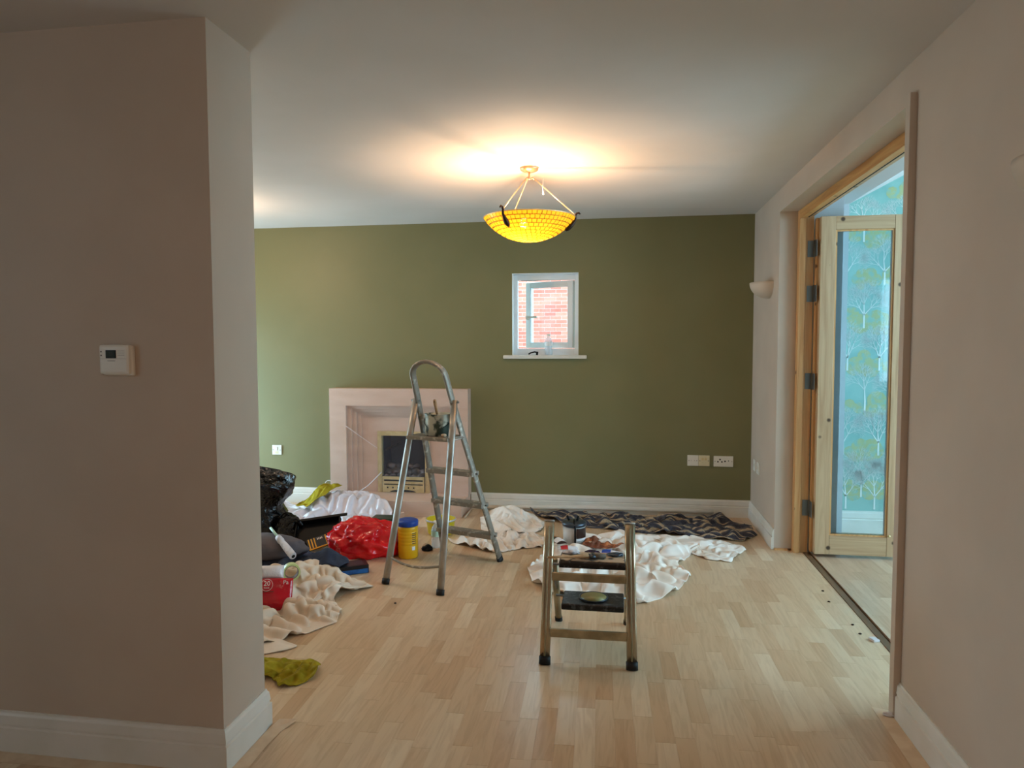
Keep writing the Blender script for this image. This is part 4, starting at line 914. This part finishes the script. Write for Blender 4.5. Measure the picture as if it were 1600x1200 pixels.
# tape ring
tg = thing('tape_roll', (-1.775, 3.60, .10), 'pale green roll of tape standing on the beige dust sheet', 'tape')
def ring_mesh(c_, ro, ri, w_, Rm):
    bm = nb(); n_ = 36; R4 = []
    for r_, z_ in ((ro, -w_/2), (ro, w_/2), (ri, w_/2), (ri, -w_/2)): R4.append([bm.verts.new((r_*math.cos(2*PI*j/n_), r_*math.sin(2*PI*j/n_), z_)) for j in range(n_)])
    for i in range(4):
        for j in range(n_): bm.faces.new((R4[i][j], R4[i][(j+1) % n_], R4[(i+1) % 4][(j+1) % n_], R4[(i+1) % 4][j]))
    bm.transform(Matrix.Translation(c_) @ Rm.to_4x4()); return bm
Rm = RZ(math.radians(32)) @ RX(math.radians(88)); tcn = Vector((-1.775, 3.56, .150))
obj('tape_winding', ring_mesh(tcn, .046, .037, .045, Rm), 'tape', tg); obj('core', ring_mesh(tcn, .0368, .034, .0455, Rm), 'card', tg)
bm = nb(); box(bm, -.010, .010, -.0005, .0005, -.13, .0); bm.transform(Matrix.Translation((-1.765, 3.445, .145)) @ RY(-.12).to_4x4()); obj('tape_tail', bm, 'tapeside', tg)
# red pack
rp = thing('wrapped_pack', (-1.80, 3.46, 0), 'red and white wrapped pack reading 20 leaning on the beige sheet', 'packaging')
PK = Matrix.Translation((-1.790, 3.36, .098)) @ (RZ(math.radians(14)) @ RX(math.radians(-24))).to_4x4() @ Matrix.Scale(1.14, 4)
def pack_part(nm, x0, x1, z0, z1, t_, mt, seed):
    bm = nb(); nx, nz = 14, 12; F_, K_ = [], []
    for i in range(nx+1):
        F_.append([]); K_.append([])
        for j in range(nz+1):
            x = x0+(x1-x0)*i/nx; z = z0+(z1-z0)*j/nz; e = (1-abs(2*i/nx-1)**3)*(1-abs(2*(z+.075)/.17-1)**4 if mt == 'redpack' else 1-abs(2*j/nz-1)**4)
            d = t_*max(e, 0)*(.75+.35*MN.noise(Vector((x*22+seed, z*22, 0))))+.003
            F_[-1].append(bm.verts.new((x, -d, z))); K_[-1].append(bm.verts.new((x, d*.6, z)))
    for i in range(nx):
        for j in range(nz):
            bm.faces.new((F_[i][j], F_[i+1][j], F_[i+1][j+1], F_[i][j+1])).smooth = True; bm.faces.new((K_[i][j+1], K_[i+1][j+1], K_[i+1][j], K_[i][j])).smooth = True
    for i in range(nx):
        for j in (0, nz): bm.faces.new((F_[i][j], F_[i+1][j], K_[i+1][j], K_[i][j]))
    for j in range(nz):
        for i in (0, nx): bm.faces.new((F_[i][j], F_[i][j+1], K_[i][j+1], K_[i][j]))
    bm.transform(PK); return obj(nm, bm, mt, rp)
pack_part('red_wrapper', -.115, .095, -.075, .065, .035, 'redpack', 3)
pack_part('white_top', -.125, .050, .0655, .125, .030, 'whitepack', 7)
bm = blob((0, 0, 0), (.038, .012, .042), 5, .2, False, 2, 3); bm.transform(PK @ Matrix.Translation((-.078, -.036, -.030))); obj('dark_window', bm, 'purple', rp)
Rt = PK.to_3x3() @ RX(PI/2)
text('20', .030, 'text_white', rp, PK @ Vector((-.012, -.0405, .040)), Rt); text('PACK', .010, 'text_white', rp, PK @ Vector((-.012, -.041, .021)), Rt)
bm = ring_mesh(Vector((0, 0, 0)), .0265, .0250, .0012, Matrix.Identity(3)); bm.transform(Matrix.Translation(PK @ Vector((-.012, -.0405, .034))) @ Rt.to_4x4()); obj('printed_ring', bm, 'text_white', rp)
text('Pa', .026, 'text_white', rp, PK @ Vector((.070, -.033, .044)), Rt)
bm = nb(); box(bm, -.055, .02, -.0415, -.0405, .003, .006); bm.transform(PK); obj('print_line', bm, 'text_dark', rp)
# black and blue box
bx_ = thing('cardboard_box', (-1.58, 4.0, 0), 'flat black and blue box on the floor by the beige sheet end', 'box')
RB = Matrix.Translation((-1.605, 4.03, 0)) @ RZ(math.radians(32)).to_4x4()
def ibox(nm, a, mt, bev=0):
    bm = nb(); box(bm, *a, bev=bev); bm.transform(RB); return obj(nm, bm, mt, bx_)
ibox('box_body', (-.10, .085, -.045, .075, .001, .052), 'blackcard', .002); ibox('blue_panel', (-.095, .080, -.0462, -.0452, .004, .030), 'bluebox'); ibox('blue_panel', (.0852, .0862, -.040, .070, .004, .030), 'bluebox')
ibox('printed_panel', (-.07, .06, -.030, .055, .0521, .0528), 'gunmetal')
for i in range(6): ibox('print_mark', (.0853, .0864, -.030+i*.014, -.021+i*.014, .037, .043), 'text_white')
# dark green box behind the red bag
gx = thing('plastic_case', (-1.76, 5.0, 0), 'small dark green plastic case behind the red bag near the hearth', 'case')
obj('case_body', BX(-1.84, -1.66, 4.98, 5.10, .001, .075, bev=.008), 'greenbox', gx); obj('case_lid', BX(-1.845, -1.655, 4.975, 5.105, .0755, .092, bev=.006), 'greenbox', gx)
# skirting offcut / card panel by hearth
cp = obj('wood_offcut', BX(-1.90, -1.66, 5.20, 5.235, .02, .05, rot=RZ(.35) @ RY(-.22)), 'stone', label='pale pink board offcut lying against the hearth front', cat='offcut')

# ================================================================ items between ladder legs
tb = thing('wipes_tub', (-1.365, 4.38, 0), 'yellow plastic tub with blue lid standing under the tall ladder', 'tub')
c_ = (-1.368, 4.385, 0)
pr = [(0, .001), (.060, .001), (.064, .006)]
for i in range(5): z = .09+i*.022; pr += [(.065, z-.004), (.063, z), (.065, z+.004)]
pr += [(.065, .205), (.062, .209), (0, .209)]
obj('tub_body', LT(pr, c_, 40), 'yellow', tb); obj('lid', LT([(.062, .2095), (.067, .211), (.068, .236), (.065, .245), (.055, .251), (.02, .253), (0, .250)], c_, 40), 'blue', tb)
def wrap(nm, a0, a1, z0, z1, mt, r_=.0656, par=tb, cc=c_):
    bm = nb(); n_ = 8; V = [[bm.verts.new((cc[0]+q*math.cos(a0+(a1-a0)*i/n_), cc[1]+q*math.sin(a0+(a1-a0)*i/n_), z)) for i in range(n_+1)] for q, z in ((r_, z0), (r_, z1), (r_-.001, z1), (r_-.001, z0))]
    for i in range(n_):
        for k in range(4): bm.faces.new((V[k][i], V[k][i+1], V[(k+1) % 4][i+1], V[(k+1) % 4][i]))
    obj(nm, bm, mt, par)
for k in range(6): wrap('label_line', math.radians(-50), math.radians(-22), .165-k*.013, .170-k*.013, 'text_dark')
wrap('label_square', math.radians(-50), math.radians(-30), .058, .082, 'text_white')
def bottle(c_, h, r_, label, lab='tapeside'):
    bt = thing('water_bottle', c_, label, 'bottle')
    obj('bottle_body', LT([(0, .001), (r_*.9, .001), (r_, .008), (r_, h*.30), (r_*.93, h*.33), (r_, h*.36), (r_, h*.66), (r_*.8, h*.78), (r_*.42, h*.88), (r_*.40, h*.93)], c_, 24, cap=False), 'bottle', bt)
    obj('bottle_label', LT([(r_*1.01, h*.44), (r_*1.01, h*.64)], c_, 24, cap=False), lab, bt)
    obj('cap', LT([(r_*.46, h*.91), (r_*.48, h*.92), (r_*.48, h*.995), (r_*.44, h), (0, h)], c_, 20), 'plastic_white', bt)
bottle((-1.242, 4.62, 0), .185, .034, 'clear plastic water bottle on the floor between the ladder legs')
bottle((-.592, YG+.035, 1.298), .175, .031, 'small clear plastic water bottle on the window sill', 'upvc')
bk = thing('bucket', (-1.30, 4.97, 0), 'low yellow plastic tub behind the water bottle by the hearth', 'bucket')
c2 = (-1.30, 4.97, 0)
obj('bucket_body', LT([(0, .001), (.085, .001), (.095, .012), (.104, .105), (.108, .108), (.108, .113), (.100, .113), (.092, .02), (0, .012)], c2, 36), 'yellowdull', bk)
obj('bucket_rim', LT([(.1085, .100), (.111, .104), (.111, .115), (.1085, .116), (.1085, .100)], c2, 36, cap=False), 'greykettle', bk)
for i, (x, y, mt, lb) in enumerate(((-1.285, 4.545, 'black', 'small black plastic clip on the floor beside the yellow tub'), (-1.30, 4.58, 'brown', 'torn tan paper scrap on the floor beside the yellow tub'))):
    obj('scrap', blob((x, y, 0), (.035-.01*i, .03, .022), 60+i, .45, True, 3, 3), mt, label=lb, cat='scrap')

# ================================================================ things on the main dust sheet
kt = thing('paint_kettle', (-.31, 4.72, .04), 'grey paint pot with dark lid on the dust sheet behind stool', 'paint pot')
kc = (-.305, 4.72, .045)
obj('pot', LT([(0, 0), (.068, 0), (.072, .004), (.078, .118), (0, .118)], kc, 32), 'greykettle', kt)
obj('lid', LT([(.080, .1185), (.083, .121), (.083, .140), (.076, .146), (.05, .150), (0, .151)], kc, 32), 'gunmetal', kt)
wrap('dark_label', math.radians(-75), math.radians(0), .045+.045, .045+.112, 'choc', .0785, kt, kc); wrap('pale_label', math.radians(-75), math.radians(-5), .045+.030, .045+.044, 'text_white', .0768, kt, kc)
obj('strap', TB([(kc[0]+.012, kc[1]-.0785, .045+.002), (kc[0]+.012, kc[1]-.086, .16), (kc[0]+.005, kc[1]-.075, .192), (kc[0], kc[1]-.02, .203)], .006, 8), 'black', kt)
for dx in (-.035, .02): obj('tool_handle', TB([(kc[0]+dx, kc[1], .195), (kc[0]+dx*1.4, kc[1]+.01, .225)], .008, 8), 'black', kt)
def wad(name, c_, sz, mt, lb, cat, seed, sub=4): return obj(name, blob(c_, sz, seed, .35, True, 2.6, sub), mt, label=lb, cat=cat)
finish_cloth(obj('rag', cloth([(-.24, 4.62), (-.16, 4.56), (-.02, 4.52), (.03, 4.58), (-.08, 4.70), (-.17, 4.80), (-.23, 4.74)], n=36, comp=(1.35, 1.3), seed=71, amp=.03, iters=120, maxh=.05, freq=14, ground=lambda x, y: .055), 'brownrag', label='brown and orange paint-stained rag right of the grey paint pot', cat='rag'), .003)
def wrapper(c_, L, W2, rz, mt, lb, parts=()):
    T = thing('snack_wrapper', c_, lb, 'wrapper'); bm = nb(); n_ = 12
    Mx = Matrix.Translation(c_) @ RZ(rz).to_4x4(); V = []
    for i in range(n_+1):
        f = i/n_; x = -L/2+L*f; hz = .004+.016*math.sin(PI*f)**.6
        V.append([bm.verts.new(Mx @ Vector((x, (-W2/2+W2*j/6)*(1 if 0 < i < n_ else 1.1), hz*math.sin(PI*j/6)+.001+.003*MN.noise(Vector((x*90, j, c_[0]*50)))))) for j in range(7)]+[bm.verts.new(Mx @ Vector((x, 0, 0)))])
    for i in range(n_):
        for j in range(8): bm.faces.new((V[i][j], V[i+1][j], V[i+1][(j+1) % 8], V[i][(j+1) % 8])).smooth = True
    bm.faces.new(V[0]); bm.faces.new(V[-1][::-1]); obj('wrapper_body', bm, mt, T)
    for (a0, a1, m2_) in parts:
        bm = nb(); W = []
        for i in range(5):
            x = -L/2+L*(a0+(a1-a0)*i/4); hz = .004+.016*math.sin(PI*(a0+(a1-a0)*i/4))**.6
            W.append([bm.verts.new(Mx @ Vector((x, -W2*.52+W2*1.04*j/6, hz*math.sin(PI*j/6)+.0045))) for j in range(7)])
        for i in range(4):
            for j in range(6): bm.faces.new((W[i][j], W[i+1][j], W[i+1][j+1], W[i][j+1])).smooth = True
        obj('printed_band', bm, m2_, T)
wrapper((-.405, 4.60, .085), .15, .07, math.radians(-60), 'choc', 'brown snack wrapper with orange and white print left of paint pot', ((.1, .3, 'orange'), (.5, .9, 'text_white')))
wrapper((-.33, 4.46, .075), .13, .055, math.radians(10), 'whitepack', 'white snack wrapper with red print in front of paint pot', ((.15, .5, 'redpack'),))
wrapper((-.06, 4.42, .07), .14, .06, math.radians(-8), 'whitepack', 'white wrapper with blue print near the right stool upright', ((.15, .55, 'blue'),))
wad('foil_scrap', (-.17, 4.40, .065), (.045, .03, .016), 'purple', 'dark crumpled foil scrap between white wrappers behind stool', 'scrap', 73)
# ================================================================ loose items
obj('white_pipe', TB([(-1.17, 5.747, .024), (-.3, 5.747, .046), (.40, 5.747, .048), (.74, 5.747, .046)], .017, 14), 'white', label='long white pipe lying along the back skirting', cat='pipe')
cl = nb(); tube(cl, [(-2.462+.034*math.cos(a)-.02, 5.70, .185+.036*math.sin(a)) for a in [PI*.1+i*2*PI*.75/16 for i in range(17)]], .003, 8)
obj('cable_loop', cl, 'flex', label='loop of white cable against the skirting left of fireplace', cat='cable')
obj('hearth_strip', TB([(-1.232, 5.72, .008), (-1.222, 5.44, .008)], .007, 8), 'white', label='thin white strip lying beside the right end of hearth', cat='strip')
lt_ = thing('window_catch', (-.71, YG+.02, 1.298), 'small black metal catch lying on the window sill', 'latch')
obj('lever', TB([(-.755, YG+.0, 1.306), (-.735, YG+.002, 1.318), (-.705, YG+.004, 1.325), (-.68, YG+.005, 1.321)], .006, 8), 'black', lt_); obj('pivot', TB([(-.685, YG+.005, 1.2985), (-.683, YG+.005, 1.327)], .009, 10), 'black', lt_)
# masking paper strips taped along the skirtings
def strip(pts, lb, zz=.0012):
    bm = nb(); n_ = len(pts)//2; V = []
    for i, p in enumerate(pts): V.append(bm.verts.new((p[0], p[1], zz+(p[2] if len(p) > 2 else 0))))
    for i in range(n_-1): bm.faces.new((V[2*i], V[2*i+2], V[2*i+3], V[2*i+1]))
    o = obj('masking_paper', bm, 'paper', label=lb, cat='paper'); m_ = o.modifiers.new('thickness', 'SOLIDIFY'); m_.thickness = .0006; return o
strip([(-1.254, 1.85), (-1.19, 1.80), (-1.254, 2.05), (-1.20, 2.05), (-1.254, 2.2), (-1.205, 2.2), (-1.252, 2.30), (-1.20, 2.30), (-1.235, 2.36, .012), (-1.17, 2.38, .006)], 'strip of masking paper on floor along the near wall end skirting')
strip([(-3.2, 1.985), (-3.2, 2.042), (-2.4, 1.98), (-2.4, 2.042), (-1.8, 1.99), (-1.8, 2.042), (-1.26, 1.985), (-1.26, 2.042)], 'strip of masking paper on floor under the thermostat wall')
strip([(1.011, 2.78), (.955, 2.80), (1.011, 2.60), (.955, 2.60), (1.011, 2.30), (.95, 2.30), (1.011, 1.8), (.955, 1.8), (1.011, .9), (.955, .9)], 'strip of masking paper on floor along the right wall skirting')
obj('tape_scrap', blob((1.0, 2.735, .002), (.022, .010, .010), 81, .4, True, 4, 3), 'whitepack', label='curled white tape scrap at the foot of the near door post', cat='tape')
obj('tape_scrap', blob((.985, 2.29, .003), (.012, .016, .007), 82, .4, True, 4, 3), 'whitepack', label='curled white tape scrap by the right skirting nearest the camera', cat='tape')
obj('wood_chip', BX(1.165, 1.195, 3.42, 3.46, .0005, .012, bev=.002, rot=RZ(.3)), 'whitepack', label='small white square chip beside the door threshold', cat='scrap')
for i, (x, y) in enumerate(((1.13, 4.10), (1.115, 3.93), (1.14, 3.62), (1.14, 3.51), (1.17, 3.10), (-1.19, 3.57))):
    lbs = ('dark crumb farthest along the door threshold', 'dark crumb second farthest along the door threshold', 'dark crumb mid-way along the door threshold', 'dark crumb just beyond the white chip at threshold', 'dark crumb nearest the camera at the door threshold', 'small dark fleck on the floor in front of tall ladder')
    obj('crumb', blob((x, y, .0005), (.007, .007, .004), 90+i, .4, True, 3, 2), 'bronze', label=lbs[i], cat='debris')

for i, (y, z, lb) in enumerate(((1.86, 2.235, 'tiny dark nail mark on the right wall above the near uplighter'), (1.87, 2.33, 'tiny dark nail mark on the right wall near the ceiling'))):
    obj('wall_nail', BX(XR-.004, XR-.0003, y-.002, y+.002, z-.006, z+.004), 'bronze', label=lb, cat='nail')
# white flex tail hanging from the pendant
obj('pull_cord', TB([(-.44, 4.02, 2.325), (-.442, 4.02, 2.27), (-.438, 4.02, 2.235)], .003, 8, radii=[.6, 1, 1.8]), 'flex', bpy.data.objects['pendant_lamp'])
GROUPS = {'dust_sheet': 'cotton dust sheets on the floor', 'cleaning_cloth': 'mustard yellow cleaning cloths', 'crumb': 'dark crumbs on the floor', 'wall_socket': 'sockets and switch plates on the walls',
          'masking_paper': 'masking paper strips along the skirtings', 'paint_brush': 'paint brushes left on ladder and stool', 'water_bottle': 'clear plastic water bottles', 'snack_wrapper': 'wrappers behind the step stool',
          'bin_bag': 'black polythene bags by the near wall', 'tape_scrap': 'white tape scraps by the right skirting', 'paint_skin': 'dried paint scraps on the upper tread', 'wall_nail': 'nail marks on the right wall'}
for o in SC.objects:
    k = o.name.split('.')[0]
    if o.parent is None and k in GROUPS and 'label' in o: o['group'] = GROUPS[k]
